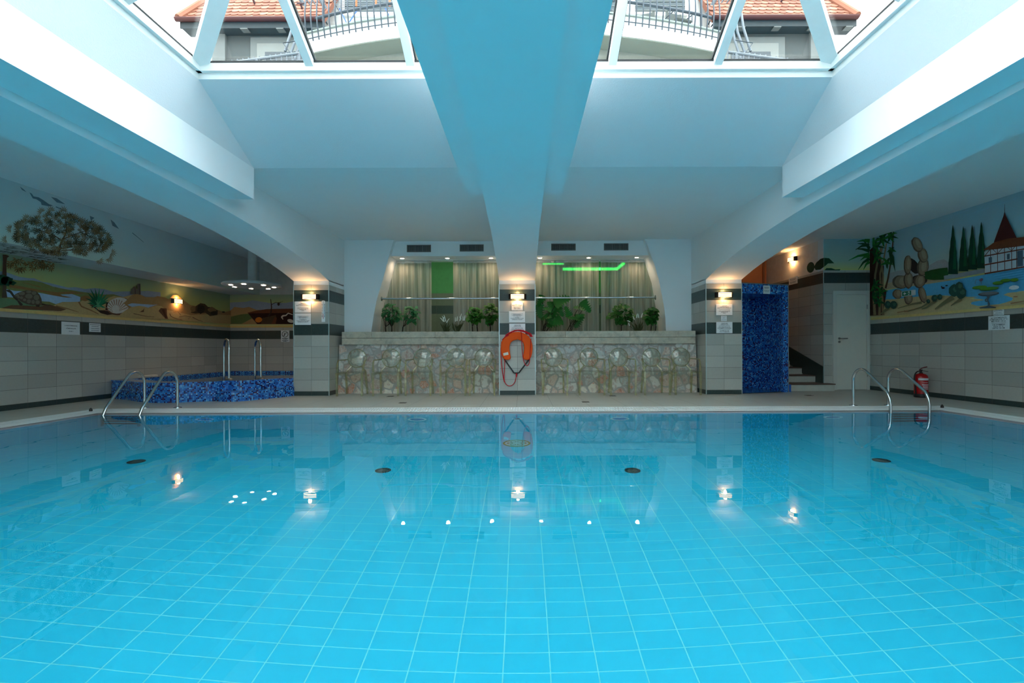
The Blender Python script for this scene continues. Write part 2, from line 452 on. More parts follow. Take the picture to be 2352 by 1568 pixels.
def grate(name, label, along, a0, a1, c0, c1, mit):
    """slats run across the channel; along: axis of the channel; mit: mitre sign at both ends"""
    b = MB(); n = int((a1-a0)/.042); mid = (c0+c1)/2
    def bx(p0, p1, q0, q1, z0, z1):
        if along == 'x': b.box(p0, p1, q0, q1, z0, z1)
        else: b.box(q0, q1, p0, p1, z0, z1)
    for q0, q1 in ((c0, c0+.045), (mid-.022, mid+.022), (c1-.045, c1)): bx(a0, a1, q0, q1, -.03, .006)
    for i in range(n):
        a = a0+(i+.5)*(a1-a0)/n
        bx(a-.012, a+.012, c0+.045, mid-.022, -.03, .005); bx(a-.012, a+.012, mid+.022, c1-.045, -.03, .005)
    return tag(b.build(name, M['pvc'], origin='base'), label, 'grate')
grate('overflow_grate', 'long white slatted overflow grate along the far edge of the pool', 'x', PX0-L, PX1+L, PY1+L, GY1-.004, 0)
grate('overflow_grate', 'white slatted overflow grate along the left edge of the pool', 'y', PY0-L, GY1-.004, GX0+.004, PX0-L-.002, 0)
grate('overflow_grate', 'white slatted overflow grate along the right edge of the pool', 'y', PY0-L, GY1-.004, PX1+L+.002, GX1-.004, 0)

# outer walls
t_left = m_tile('wall_tile_left', 'y', .485, 7.86, 5, TOPT)
t_back = m_tile('wall_tile_back', 'x', .485, -8.1, 5, TOPT)
t_right = m_tile('wall_tile_right', 'y', .485, 7.45, 5, TOPT)
b = MB(); b.m = 0; b.box(XL-.2, XL, YN, 13.5, 0, TOPT); b.m = 1; b.box(XL-.2, XL, YN, 13.5, TOPT, ZC+.2)
struct(b.build('wall_left', [t_left, M['white']]))
b = MB(); b.m = 0; b.box(XL, COLS[0][0]+.3, 13.3, 13.5, 0, TOPT); b.m = 1; b.box(XL, COLS[0][0]+.3, 13.3, 13.5, TOPT, ZC+.2)
struct(b.build('wall_alcove', [t_back, plain(C(205, 205, 198), .85)]))
b = MB(); b.box(COLS[0][0], COLS[0][0]+.3, 10.652, 13.3, 0, ZC); struct(b.build('wall_alcove_side', M['white']))
b = MB(); b.m = 0; b.box(XR, XR+.2, YN, 10.9, 0, TOPT); b.m = 1; b.box(XR, XR+.2, YN, 10.9, TOPT, ZC+.2)
struct(b.build('wall_right', [t_right, M['white']]))
# bulkhead over the left wall
BX, BZ = -7.30, 2.47
b = MB(); b.box(XL, BX, YN, 13.3, BZ, ZC); struct(b.build('trim_bulkhead', plain(C(196, 206, 210), .85)))

# near wall behind the camera with its row of tall windows
b = MB(); b.box(XL, XR, YN-.2, YN, 0, .75); b.box(XL, XR, YN-.2, YN, 3.05, ZC+.2)
wx = [XL, -7.0, -4.2, -1.7, 1.7, 4.2, 7.0, XR]
for i in range(0, 8, 2): b.box(wx[i], wx[i+1], YN-.2, YN, .75, 3.05)
struct(b.build('wall_near', M['white']))
for w_ in range(3):
    f = MB(); x0, x1 = wx[1+2*w_], wx[2+2*w_]
    for k in range(5): q = x0+(x1-x0-.07)*k/4; f.box(q, q+.07, YN-.16, YN-.09, .75, 3.05)
    for z in (.75, 2.98): f.box(x0, x1, YN-.16, YN-.09, z, z+.07)
    fo = struct(f.build('window_%d' % (w_+2), M['pvc']))
    g = MB(); g.box(x0+.02, x1-.02, YN-.13, YN-.12, .77, 3.02); g.build('pane', M['pane'], fo)

# columns: tiled shaft, white block above, metal corner beads
def col_mat(i, u0): return m_tile('column_tile_%d' % i, 'x', .362, u0, 9, 2.265, bands=(5, 8))
for i, (x0, x1) in enumerate(COLS):
    yb = 11.42 if i == 1 else YB
    for (ya, yc) in ((CY, yb), (-10.65, -9.8)):
        b = MB(); b.m = 0; b.box(x0, x1, ya, yc, 0, 2.265)
        b.m = 1; b.box(x0, x1, ya+.005, yc, 2.265, 2.36)
        for xx in (x0, x1):
            b.m = 2; b.box(xx-.008, xx+.008, ya-.004, ya+.01, 0, 2.268)
        struct(b.build('wall_column', [m_tile('column_tile_%d' % (i*2+(ya < 0)), 'xy', .362, (x0+x1)/2+CY, 9, 2.265, bands=(5, 8)), M['white'], plain(C(190, 205, 205), .35, .6)]))

# arch beams over the columns, straight downstands beside the skylight
ARCH = [(9.80, 2.345), (9.6, 2.395), (9.3, 2.465), (8.88, 2.545), (8.4, 2.617), (7.94, 2.675), (7.5, 2.725), (7.08, 2.762), (6.6, 2.798), (6.2, 2.82), (5.7, 2.840), (5.2, 2.855), (4.4, 2.872), (3.6, 2.885), (2.0, 2.895), (0, 2.90)]
half = ARCH+[(-y, z) for y, z in ARCH[:-1][::-1]]
for i, (x0, x1) in enumerate(COLS):
    yb = 11.42 if i == 1 else YB
    prof = [(yb, ZC), (yb, 2.345)]+half+[(-10.7, 2.345), (-10.7, ZC)]
    b = MB(); b.prism(prof, 'x', x0, x1)
    if i == 1: b.box(x0, x1, -6.35, 6.35, ZC, 3.62)
    struct(b.build('ceiling_arch', M['white']))
WX0, WX1, WY0, WY1 = -3.58, 3.48, -6.40, 6.40          # skylight well at ceiling level
SX0, SX1, SY0, SY1, SZ = -3.42, 3.29, -5.07, 5.07, 3.81   # its upper rim
for x0, x1, z in ((-3.96, WX0, 2.955), (WX1, 3.76, 2.955), (-.735, -.475, 3.01), (.264, .543, 3.01)):
    b = MB(); b.box(x0+(.0015 if x0 == -3.96 or x0 == .264 else 0), x1-(.0015 if x1 == 3.76 or x1 == -.475 else 0), WY0, WY1, z, ZC if abs(x0) > 1 else 3.6); struct(b.build('ceiling_beam', M['white']))
b = MB()
for x0, x1, y0, y1 in ((BX, WX0, YN, 14.0), (WX1, XR, YN, 14.0), (WX0, WX1, WY1, 14.0), (WX0, WX1, YN, WY0)): b.box(x0, x1, y0, y1, ZC, ZC+.2)
struct(b.build('ceiling', M['white']))
b = MB(); g_ = 12.0
for x0, x1, y0, y1 in ((-g_, SX0-.14, -14, 14), (SX1+.14, g_, -14, 14), (SX0-.14, SX1+.14, SY1+.14, 14), (SX0-.14, SX1+.14, -14, SY0-.14)): b.box(x0, x1, y0, y1, ZC+.46, ZC+.50)
struct(b.build('ceiling_roof', plain(C(120, 120, 118), .9, 0, .2, .1, 20)))
b = MB(); lo = [(WX0, WY0), (WX1, WY0), (WX1, WY1), (WX0, WY1)]; hi = [(SX0, SY0), (SX1, SY0), (SX1, SY1), (SX0, SY1)]
for k in range(4):
    j = (k+1) % 4; b.quad((*lo[k], ZC), (*hi[k], SZ), (*hi[j], SZ), (*lo[j], ZC))
struct(b.build('ceiling_well', M['rough_white']))

# far wall of the pool hall with its two curtained niches
cl = [atY(x, y, YB) for x, y in ((852, 775), (853, 760), (858, 725), (865, 690), (872, 665), (880, 640), (889, 605), (897, 575), (905, 549))]
crv = [atY(x, y, YB) for x, y in ((1530, 775), (1529.6, 758), (1528.5, 730), (1525.6, 707), (1520, 675), (1513.5, 643), (1504, 610), (1492, 578), (1480.6, 543))]
polyL = [(COLS[0][1], 1.0)]+[(cl[0].x, 1.0)]+[(p.x, p.z) for p in cl[1:-1]]+[(cl[-1].x, ZC), (COLS[0][1], ZC)]
polyR = [(COLS[2][0], 1.0), (COLS[2][0], ZC), (crv[-1].x, ZC)]+[(p.x, p.z) for p in crv[1:-1][::-1]]+[(crv[0].x, 1.0)]
for pl in (polyL, polyR):
    b = MB(); b.prism(pl, 'y', YB, 11.40); struct(b.build('wall_back', M['white']))
for x0, x1 in ((-3.05, COLS[1][0]), (COLS[1][1], 2.92)):
    b = MB(); b.box(x0, x1, 10.80, 11.36, 3.04, ZC); struct(b.build('ceiling_header', M['white']))
# rubble parapets with stone ledges
for x0, x1 in ((COLS[0][1]+.02, COLS[1][0]-.002), (COLS[1][1]+.002, COLS[2][0]-.03)):
    b = MB(); b.prism([(10.22, 0), (YB, 0), (YB, 1.045), (10.30, 1.045)], 'x', x0, x1); struct(b.build('wall_rubble', M['stone']))
    b = MB(); xa = x0+(.09 if x0 < -3 else 0); xb = x1-(.04 if x1 > 3 else 0)
    b.box(xa, xb, 10.205, 10.60, 1.045, 1.178)
    for k, cut in enumerate((.19, .59, 1.0)):
        u0 = (0, .19, .59)[k]; b.box(xa+(xb-xa)*u0+.002, xa+(xb-xa)*cut-.002, 10.20, 10.60, 1.184, 1.316)
    struct(b.build('trim_ledge', M['ledge'], bevel=.006))
    b = MB(); b.box(x0+.5 if x0 < -3 else x0, x1-.5 if x1 > 3 else x1, 10.605, 11.40, 1.0, 1.285); struct(b.build('trim_planter', plain(C(70, 60, 50), .9)))

# room behind the curtains
b = MB(); b.m = 0; b.box(COLS[0][1], COLS[2][0], 13.4, 13.6, 2.5, ZC); b.m = 1; b.box(COLS[0][1], COLS[2][0], 13.4, 13.6, 0, 2.5)
b.m = 0
b.box(COLS[0][1]-.2, COLS[0][1], 11.4, 13.6, 0, ZC); b.box(COLS[2][0], COLS[2][0]+.2, 11.4, 13.6, 0, ZC)
struct(b.build('wall_green', [plain(C(92, 158, 100), .8), m_tile('wall_tile_dimmed', 'x', .5, -1.9, 9, 2.5, bands=(8,), c1=C(86, 96, 76), c2=C(98, 106, 86))]))  # same wall tile in darker colours: the room's dimness is painted in
b = MB()
led = emit('green_led', (.03, 1, .12, 1), 1.3)
b.box(1.06, 2.50, 12.5, 12.54, 2.985, 3.055); b.box(2.46, 2.50, 11.65, 12.5, 2.985, 3.055)
b.box(.50, 1.02, 11.75, 11.79, 3.01, 3.04)
tag(b.build('led_strip', led, origin='base'), 'bright green light strip glowing behind the right-hand curtains', 'light strip')
l = bpy.data.lights.new('back_room_fill', 'AREA'); l.shape = 'RECTANGLE'; l.size = 2.4; l.size_y = .06; l.energy = 6; l.color = (.8, 1, .7)  # unseen fill lamp, added behind the header to brighten the green wall
lo = bpy.data.objects.new('back_room_fill', l); COL.objects.link(lo); lo.location = (-1.95, 11.5, 3.3); lo.rotation_euler = (R(25), 0, 0)

# right rear corner: door wall, stair, orange wall
t_door = m_tile('wall_tile_door', 'xy', .485, 6.73+10.7, 9, 2.67, bands=(10,))
DX0, DX1, DZ = 6.925, 7.735, 2.21
b = MB()
b.m = 0; b.box(6.73, DX0, 10.7, 10.9, 0, 2.67); b.box(DX1, XR, 10.7, 10.9, 0, 2.67); b.box(DX0, DX1, 10.7, 10.9, DZ, 2.67)
b.m = 1; b.box(6.73, XR, 10.7, 10.9, 2.67, ZC); b.box(6.93, XR+.2, 10.9, 11.0, 0, ZC)
b.m = 2; b.box(6.722, 6.738, 10.692, 10.708, 0, 2.672)
struct(b.build('wall_door', [t_door, M['white'], plain(C(190, 205, 205), .35, .6)]))
b = MB(); b.m = 0; b.box(6.73, 6.93, 10.9, 13.2, 0, 2.67); b.m = 1; b.box(6.73, 6.93, 10.9, 13.2, 2.67, ZC)
struct(b.build('wall_stair', [t_door, plain(C(235, 228, 220), .85)]))
b = MB(); b.m = 0; b.box(COLS[2][1], 6.93, 13.2, 13.4, 0, ZC); b.m = 1; b.box(6.62, 6.67, 13.16, 13.2, 0, ZC)
struct(b.build('wall_orange', [plain(C(205, 130, 84), .8), plain(C(160, 105, 70), .6)]))
b = MB(); b.box(COLS[2][1]-.2, COLS[2][1], YB+.002, 13.2, 0, ZC); struct(b.build('wall_stair_left', M['white']))
b = MB()
for k in range(6):
    y0 = 10.45+.53*k; z1 = .157*(k+1); x1 = 6.728
    b.m = 0; b.box(5.76, x1, y0, 13.19, z1-.157, z1-.022)
    b.m = 1; b.box(5.755, x1, y0-.02, 13.19, z1-.022, z1)
b.m = 0; b.box(6.728, 6.81, 10.45, 10.69, 0, .135); b.m = 1; b.box(6.728, 6.82, 10.43, 10.69, .135, .157)
struct(b.build('stair', [plain(C(196, 194, 184), .5), plain(C(96, 76, 66), .5)]))
b = MB(); b.prism([(10.705, .158), (10.705, .52), (12.1, .985), (13.18, 1.38), (13.18, .95), (11.02, .158)], 'x', 6.712, 6.7295)
struct(b.build('baseboard_stair', plain(C(38, 58, 54), .4, 0, .5, .12, 30)))
# the white flush door
d = MB(); fw = .085
d.box(DX0, DX0+fw, 10.665, 10.80, 0, DZ); d.box(DX1-fw+.03, DX1, 10.665, 10.80, 0, DZ); d.box(DX0+fw, DX1-fw+.03, 10.665, 10.80, DZ-fw, DZ)
door = struct(d.build('door_1', plain(C(214, 212, 204), .45, 0, .5, .02)))
lf = MB(); lf.box(DX0+fw+.004, DX1-fw+.026, 10.685, 10.73, .008, DZ-fw-.004); leaf = lf.build('door_leaf', plain(C(218, 216, 206), .45, 0, .5, .02), door)
h = MB(); hx = atY(1928, 777, 10.68); k = MB()
h.lathe([(.026, 0), (.026, -.012)], (hx.x, 10.685, hx.z), 16, 'y'); h.tube([(hx.x, 10.68, hx.z), (hx.x, 10.63, hx.z), (hx.x+.02, 10.625, hx.z), (hx.x+.15, 10.625, hx.z)], .010)
h.build('door_handle', M['brushed'], door, smooth=True)
k.lathe([(.026, 0), (.026, -.01)], (hx.x, 10.685, hx.z-.075), 16, 'y'); k.build('keyhole_rose', M['brushed'], door, smooth=True)
for zz in (.35, 1.85):
    g = MB(); g.tube([(DX1-fw+.03, 10.66, zz-.05), (DX1-fw+.03, 10.66, zz+.05)], .011); g.build('hinge', M['brushed'], door, smooth=True)

# ------------------------------------------------------------------ skylight
FZ = 3.95; CX, CYS = (SX0+SX1)/2, (SY0+SY1)/2; HW = SX1-CX; RZ = FZ+HW*.515; RY = SY1-HW; RF, RN = Vector((CX, RY, RZ)), Vector((CX, -RY, RZ))
win = thing('window_1', 'white framed pyramid skylight over the pool', 'window', (CX, CYS, SZ)); win['kind'] = 'structure'; del win['category']
b = MB(); w = .13
b.box(SX0-w, SX1+w, SY1, SY1+w, SZ, FZ); b.box(SX0-w, SX1+w, SY0-w, SY0, SZ, FZ); b.box(SX0-w, SX0, SY0, SY1, SZ, FZ); b.box(SX1, SX1+w, SY0, SY1, SZ, FZ)
b.build('window_sill', M['pvc'], win)
corner = [Vector((SX0, SY0, FZ)), Vector((SX1, SY0, FZ)), Vector((SX1, SY1, FZ)), Vector((SX0, SY1, FZ))]
b = MB()
for c, r_ in zip(corner, (RN, RN, RF, RF)): b.beam(c, r_, .15, .10)
b.beam(RN, RF, .15, .10)
for k in range(4): b.beam(corner[k]+Vector((0, 0, -.035)), corner[(k+1) % 4]+Vector((0, 0, -.035)), .09, .08)
b.build('window_frame', M['pvc'], win)
def slope_bar(p, q, name='mullion'):
    m = MB(); m.beam(p, q, .085, .10); mo = m.build(name, M['pvc'], win)
    d_ = (q-p).normalized(); s_ = d_.cross(Vector((0, 0, 1))).normalized()
    for sg in (-1, 1):
        g = MB(); g.beam(p+s_*sg*.052+Vector((0, 0, .035)), q+s_*sg*.052+Vector((0, 0, .035)), .014, .03); g.build('gasket', M['gasket'], mo)
for px, py in ((715, 155), (945, 155), (1405, 150), (1645, 145)):
    x = atY(px, py, SY1).x; run = HW-abs(x-CX)
    for ys, sg in ((SY1, -1), (SY0, 1)): slope_bar(Vector((x, ys, FZ)), Vector((x, ys+sg*run, FZ+run*.515)))
for xs, sg in ((SX0, 1), (SX1, -1)):
    for y in (-4, -3, -2, -1, 0, 1, 2, 3, 4):
        run = min(HW, SY1-abs(y*1.02)); slope_bar(Vector((xs, y*1.02, FZ)), Vector((xs+sg*run, y*1.02, FZ+run*.515)))
up = Vector((0, 0, .03)); th = Vector((0, 0, .012))
for k, tops in enumerate(((RN,), (RF, RN), (RF,), (RN, RF))):
    ps = [corner[k]+up, corner[(k+1) % 4]+up]+[q+up for q in tops]; n = len(ps); g = MB()
    g.add(ps+[q+th for q in ps], [tuple(range(n))[::-1], tuple(range(n, 2*n))]+[(i, (i+1) % n, n+(i+1) % n, n+i) for i in range(n)]); g.build('pane', M['pane'], win)
    c0, c1 = corner[k], corner[(k+1) % 4]; n_ = (Vector((CX, CYS, FZ))-(c0+c1)/2).normalized()
    g = MB(); g.beam(c0+n_*.03+Vector((0, 0, .022)), c1+n_*.03+Vector((0, 0, .022)), .02, .022); g.build('gasket', M['gasket'], win)
# ------------------------------------------------------------------ lamps
dk = plain(C(46, 38, 36), .4, .3, .5, .0)
def sconce(pos, rz, label, cat='wall lamp'):
    """bowed half-drum lamp on a wall; built facing -y round its own origin"""
    t = thing('wall_sconce', label, cat, pos, rz, 'half-drum wall lamps with glowing slotted fronts')
    def shell(x0, x1, z0, z1, r, th, n=10):
        b = MB(); pts = []
        for i in range(n+1):
            x = x0+(x1-x0)*i/n; y = -r*math.sqrt(max(.02, 1-(x/.185)**2)); pts.append((x, y))
        b.prism(pts+[(x, y+th) for x, y in pts[::-1]], 'z', z0, z1); return b
    g = shell(-.135, .135, -.045, .045, .100, .006); g.build('diffuser', M['lampglow'], t, local=True)
    for s in (-1, 1):
        c = shell(min(s*.135, s*.178), max(s*.135, s*.178), -.056, .056, .106, .03); c.box(min(s*.17, s*.178), max(s*.17, s*.178), -.03, 0, -.056, .056); c.build('end_cap', dk, t, local=True)
    f = shell(-.178, .178, .045, .056, .107, .010); f.build('rim', dk, t, local=True)
    f = shell(-.178, .178, -.056, -.045, .107, .010); f.build('rim', dk, t, local=True)
    for z in (-.016, .016): f = shell(-.136, .136, z-.004, z+.004, .105, .006); f.build('slat', plain(C(190, 150, 110), .5, 0, .5, 0), t, local=True)
    p = MB(); p.box(-.16, .16, -.012, 0, -.05, .05); p.build('back_plate', M['pvc'], t, local=True)
    for z in (-.075, .075):
        l = bpy.data.lights.new('sconce_light', 'POINT'); l.energy = 1.3; l.color = (1, .52, .20); l.shadow_soft_size = .03
        lo = bpy.data.objects.new('sconce_light', l); COL.objects.link(lo); lo.parent = t; lo.location = (0, -.055, z)
sconce(atX(403, 692, XL), R(90), 'glowing wall lamp on the painted left wall above the blue tub')
sconce(atY(713.5, 682, CY-.004), 0, 'glowing wall lamp on the left tiled column')
sconce(atY(1188.5, 681.5, CY-.004), 0, 'glowing wall lamp on the middle column above the orange lifebuoy')
sconce(atY(1662, 677.5, CY-.004), 0, 'glowing wall lamp on the right tiled column beside the shower')
sconce(atX(1822, 596, 6.728), R(-90), 'glowing wall lamp high on the white stair wall')

dlp = thing('downlight', 'recessed lamp', 'ceiling light', (0, 0, 3.04), 0, 'recessed spots along the niche header')
b = MB(); b.lathe([(.065, 0), (.065, -.008), (.045, -.010), (.045, 0)], (0, 0, 0), 20); b.build('trim_ring', M['pvc'], dlp, local=True, smooth=True)
b = MB(); b.lathe([(.043, -.004), (.043, -.009)], (0, 0, 0), 18); b.build('lamp_face', M['spotglow'], dlp, local=True)
l = bpy.data.lights.new('spot_lamp', 'SPOT'); l.energy = 5.5; l.color = (1, .72, .45); l.spot_size = R(160); l.spot_blend = .9; l.shadow_soft_size = .04
lo = bpy.data.objects.new('spot_lamp', l); COL.objects.link(lo); lo.parent = dlp; lo.location = (0, 0, -.02)
dls = [(921, 590.5, 'leftmost ceiling spot above the left curtains'), (1026, 590.3, 'middle ceiling spot above the left curtains, over the gap'), (1126.7, 589, 'ceiling spot above the left niche nearest the middle column'),
       (1241, 587.5, 'ceiling spot above the right niche nearest the middle column'), (1355, 587.3, 'middle ceiling spot above the right curtains'), (1467, 587, 'rightmost ceiling spot above the right curtains')]
for i, (x, y, lb) in enumerate(dls):
    o = dlp if i == 0 else copy_tree(dlp)
    p = atZ(x, y, 3.04); o.location = (p.x, 11.03, 3.04); o['label'] = lb

# disc lamp hung over the tub
pc = atY(580, 652, 11.0)
t = thing('ceiling_disc_lamp', 'white disc lamp with small spots hung on a thick stem over the blue tub', 'ceiling lamp', (pc.x, pc.y, pc.z))
b = MB(); b.lathe([(.40, -.06), (.60, -.05), (.62, -.025), (.60, 0), (.30, .02), (.30, .055), (.10, .06)], pc, 40); b.build('disc', plain(C(206, 210, 208), .5), t, smooth=True)
b = MB(); b.lathe([(.095, .05), (.095, ZC-pc.z)], pc, 24); b.build('stem', plain(C(200, 206, 206), .5), t, smooth=True)
for a in range(7):
    aa = R(20+a*360/7); q = pc+Vector((.44*math.cos(aa), .44*math.sin(aa), -.062)); s = MB(); s.lathe([(.042, .004), (.042, -.004)], q, 14); s.build('spot', M['spotglow'], t)
l = bpy.data.lights.new('disc_lamp_light', 'SPOT'); l.energy = 14; l.color = (1, .72, .45); l.spot_size = R(130); l.spot_blend = .8; l.shadow_soft_size = .05
lo = bpy.data.objects.new('disc_lamp_light', l); COL.objects.link(lo); lo.parent = t; lo.location = (0, 0, -.09)

# ------------------------------------------------------------------ air vents in the header
vm = plain(C(120, 124, 124), .4, .3, .5, 0)
for x0, x1, y0, y1, lb in ((935, 990, 562.5, 579, 'dark grille vent at the far left of the niche header'), (1056, 1111, 561.5, 577.5, 'dark grille vent left of the middle column'),
                           (1266, 1322, 559.5, 575.5, 'dark grille vent right of the middle column'), (1387, 1443, 559, 575, 'dark grille vent at the far right of the niche header')):
    p = atY(x0, y1, 10.80); q = atY(x1, y0, 10.80)
    t = thing('air_vent', lb, 'vent', ((p.x+q.x)/2, 10.80, p.z), 0, 'grille vents in the niche header')
    b = MB(); b.box(p.x, q.x, 10.796, 10.80, p.z, q.z); b.build('duct_opening', plain(C(30, 34, 36), .7), t)
    b = MB()
    for zz in (p.z, q.z-.012): b.box(p.x, q.x, 10.78, 10.796, zz, zz+.012)
    for i in range(4): xx = p.x+(q.x-p.x-.012)*i/3; b.box(xx, xx+.012, 10.779, 10.796, p.z, q.z)
    b.build('frame', vm, t)
    b = MB()
    for i in range(1, 24): xx = p.x+(q.x-p.x)*i/24; b.box(xx-.003, xx+.003, 10.785, 10.795, p.z, q.z)
    for i in range(1, 6): zz = p.z+(q.z-p.z)*i/6; b.box(p.x, q.x, 10.787, 10.793, zz-.003, zz+.003)
    b.build('slats', vm, t)

# ------------------------------------------------------------------ curtains
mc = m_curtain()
def curtain(x0, x1, label, y=11.27, z0=1.29, z1=3.025, shear0=0, shear1=0):
    t = thing('curtain', label, 'curtain', ((x0+x1)/2, y, z0), 0, 'sheer grey curtains in the niches')
    rnd = random.Random(int(x0*1000)); n = int((x1-x0)*70); cols = []
    ph = 0; xs = []
    for i in range(n+1):
        ph += rnd.uniform(.25, .75); xs.append(math.sin(ph))
    def sheet(zz, amp):
        vs_ = []
        for k, z in enumerate(zz):
            f = (z1-z)/(z1-z0)
            for i in range(n+1):
                u = i/n; vs_.append((x0+shear0*f+(x1+shear1*f-x0-shear0*f)*u, y+amp*(.5+.5*f)*xs[i]+.004*math.sin(z*3+i), z))
        return vs_, [(k*(n+1)+i, k*(n+1)+i+1, (k+1)*(n+1)+i+1, (k+1)*(n+1)+i) for k in range(len(zz)-1) for i in range(n)]
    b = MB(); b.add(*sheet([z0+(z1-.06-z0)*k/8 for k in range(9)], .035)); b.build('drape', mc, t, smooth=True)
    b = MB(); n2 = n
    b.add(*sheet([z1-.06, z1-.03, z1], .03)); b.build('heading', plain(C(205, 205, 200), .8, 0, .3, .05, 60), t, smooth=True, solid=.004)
nl, nr = crv, cl
curtain(atY(893, 600, 11.27).x-.25, atY(991, 600, 11.27).x, 'sheer grey curtain at the far left of the niches')
curtain(atY(1040.5, 600, 11.27).x, COLS[1][0]-.01, 'sheer grey curtain between the green gap and the middle column')
curtain(COLS[1][1]+.01, atY(1375.5, 600, 11.27).x, 'sheer grey curtain just right of the middle column', shear1=.0)
curtain(atY(1379.5, 600, 11.27).x, atY(1490, 600, 11.27).x+.25, 'sheer grey curtain at the far right of the niches')
for x0, x1, lb in ((-3.0, COLS[1][0]-.01, 'white curtain track above the left curtains'), (COLS[1][1]+.01, 2.9, 'white curtain track above the right curtains')):
    b = MB(); b.box(x0, x1, 11.255, 11.285, 3.027, 3.04); tag(b.build('curtain_track', M['pvc'], origin='base'), lb, 'curtain rail')

# ------------------------------------------------------------------ rails across the niches
for side in (0, 1):
    yy = 10.69
    if side == 0: xa = atY(876, 687, yy).x; xb = COLS[1][0]-.003; z = atY(876, 686, yy).z; fx = xa
    else: xa = COLS[1][1]+.003; xb = atY(1506, 684, yy).x; z = atY(1506, 683, yy).z; fx = xb
    t = thing('handrail', 'steel rail across the %s niche in front of the curtains' % ('left', 'right')[side], 'rail', ((xa+xb)/2, yy, z))
    b = MB(); b.tube([(xa, yy, z), (xb, yy, z)], .021, 12); b.build('rail_tube', M['steel'], t, smooth=True)
    for q, s in ((xa, 1), (xb, -1)):
        b = MB(); b.lathe([(.052, 0), (.052, s*.012), (.03, s*.02)], (q, yy, z), 20, 'x'); b.build('wall_flange', M['steel'], t, smooth=True)

# ------------------------------------------------------------------ signs
def sign(anchor, w, h, rz, label, body='', rules=(), lines=None, cat='sign', size=None, frac=.80, group=None, soft=False):
    """anchor: centre on the wall. body text lines; rules: heights (0..1 from the top) of thin separator lines"""
    t = thing('notice_sign', label, cat, anchor, rz, group)
    b = MB(); b.box(-w/2, w/2, -.008, 0, -h/2, h/2); b.build('board', M['signwhite'], t, local=True, bevel=.002)
    if body:
        me = text_mesh(body, .1)
        xs = [v.co.x for v in me.vertices]; ys = [v.co.y for v in me.vertices]
        s = min(w*.84/(max(xs)-min(xs)), h*frac/(max(ys)-min(ys))); sy = min(s*1.25, h*frac/(max(ys)-min(ys)))
        cx, cy = (max(xs)+min(xs))/2, (max(ys)+min(ys))/2
        for v in me.vertices: v.co = Vector(((v.co.x-cx)*s, -.0092, (v.co.y-cy)*sy))
        me.materials.clear(); me.materials.append(M['softink'] if soft else M['ink'])
        o = bpy.data.objects.new('lettering', me); COL.objects.link(o); o.parent = t
    if rules:
        b = MB()
        for r in rules: z = h/2-h*r; b.box(-w*.34, w*.34, -.0092, -.0080, z-.0022, z+.0022)
        b.build('ruled_line', M['softink'], t, local=True)
    if lines:
        b = MB(); rnd = random.Random(int(w*9999+h*777))
        for fy, fw in lines:
            z = h/2-h*fy; x = -w*fw/2
            while x < w*fw/2-.004:
                q = min(rnd.uniform(.008, .03), w*fw/2-x); b.box(x, x+q, -.0092, -.0080, z-h*.028, z+h*.028); x += q+.006
        b.build('fine_print', M['softink'], t, local=True)
    return t
def rectY(x0, y0, x1, y1, Y=CY-.004):
    p = atY(x0, y1, Y); q = atY(x1, y0, Y); return (p+q)/2, q.x-p.x, q.z-p.z
def rectX(x0, y0, x1, y1, X):
    p = atX(x0, y1, X); q = atX(x1, y0, X); return (p+q)/2, abs(q.y-p.y), ((atX((x0+x1)/2, y0, X)-atX((x0+x1)/2, y1, X)).z)
SHOWER = 'A MEDENCE\nHASZNÁLATA ELŐTT\nKÉRJÜK ZUHANYOZZANAK LE!\n\n\nHAVE A SHOWER BEFORE\nENTERING THE\nPOOL!'
SUPER = 'AZ ÚSZÓMEDENCE HASZNÁLATA CSAK\nFELNŐTTEK FELÜGYELETE\nMELLETT ENGEDÉLYEZETT!\n\nDAS SCHWIMMBAD DARF\nVON KINDERN\nUNTER BEAUFSICHTIGUNG BENUTZT WERDEN\nCHILDREN MAY ONLY BE USED UNDER\nTHE SUPERVISION OF A GROWN-UP'
JUMP = 'A MEDENCÉBE\nUGRÁLNI TILOS!\n\nES IST VERBOTEN IN DAS\nSCHWIMMBAD ZU SPRINGEN!\n\nTO JUMP INTO THE\nPOOL IS FORBIDDEN!'
# left column
sign(*rectY(677.8, 692, 714.3, 718), 0, 'white shower notice on the left column, right under its lamp', SHOWER, (.52,), frac=.72)
sign(*rectY(677.8, 719.6, 714.3, 746), 0, 'white notice with many text lines on the left column, below the shower notice', SUPER, (.36,))
# middle column
sign(*rectY(1175, 694.5, 1201, 712.5), 0, 'small white camera notice on the middle column, right under its lamp', 'KAMERÁVAL\nMEGFIGYELT TERÜLET!\n\nMONITORED BY\nVIDEO CAMERA!', (.5,), frac=.76)
sign(*rectY(1169.3, 714.5, 1206, 740.2), 0, 'white notice with many text lines in the middle of the middle column stack', SUPER, (.37,))
sign(*rectY(1169.8, 743, 1206.5, 769), 0, 'white no-jumping notice half hidden behind the top of the orange lifebuoy', JUMP, (.35, .68), frac=.86)
# right column
sign(*rectY(1644.6, 698, 1682, 723.6), 0, 'white shower notice on the right column, under its lamp', SHOWER, (.5,), frac=.72)
sign(*rectY(1656, 725, 1669, 737.3), 0, 'tiny white label between two larger notices on the right column', lines=[(.22, .75), (.4, .4), (.6, .75), (.82, .8)])
sign(*rectY(1645, 739, 1682, 765), 0, 'white no-jumping notice on the right column, lowest of its stack', JUMP, (.34, .67), frac=.86)
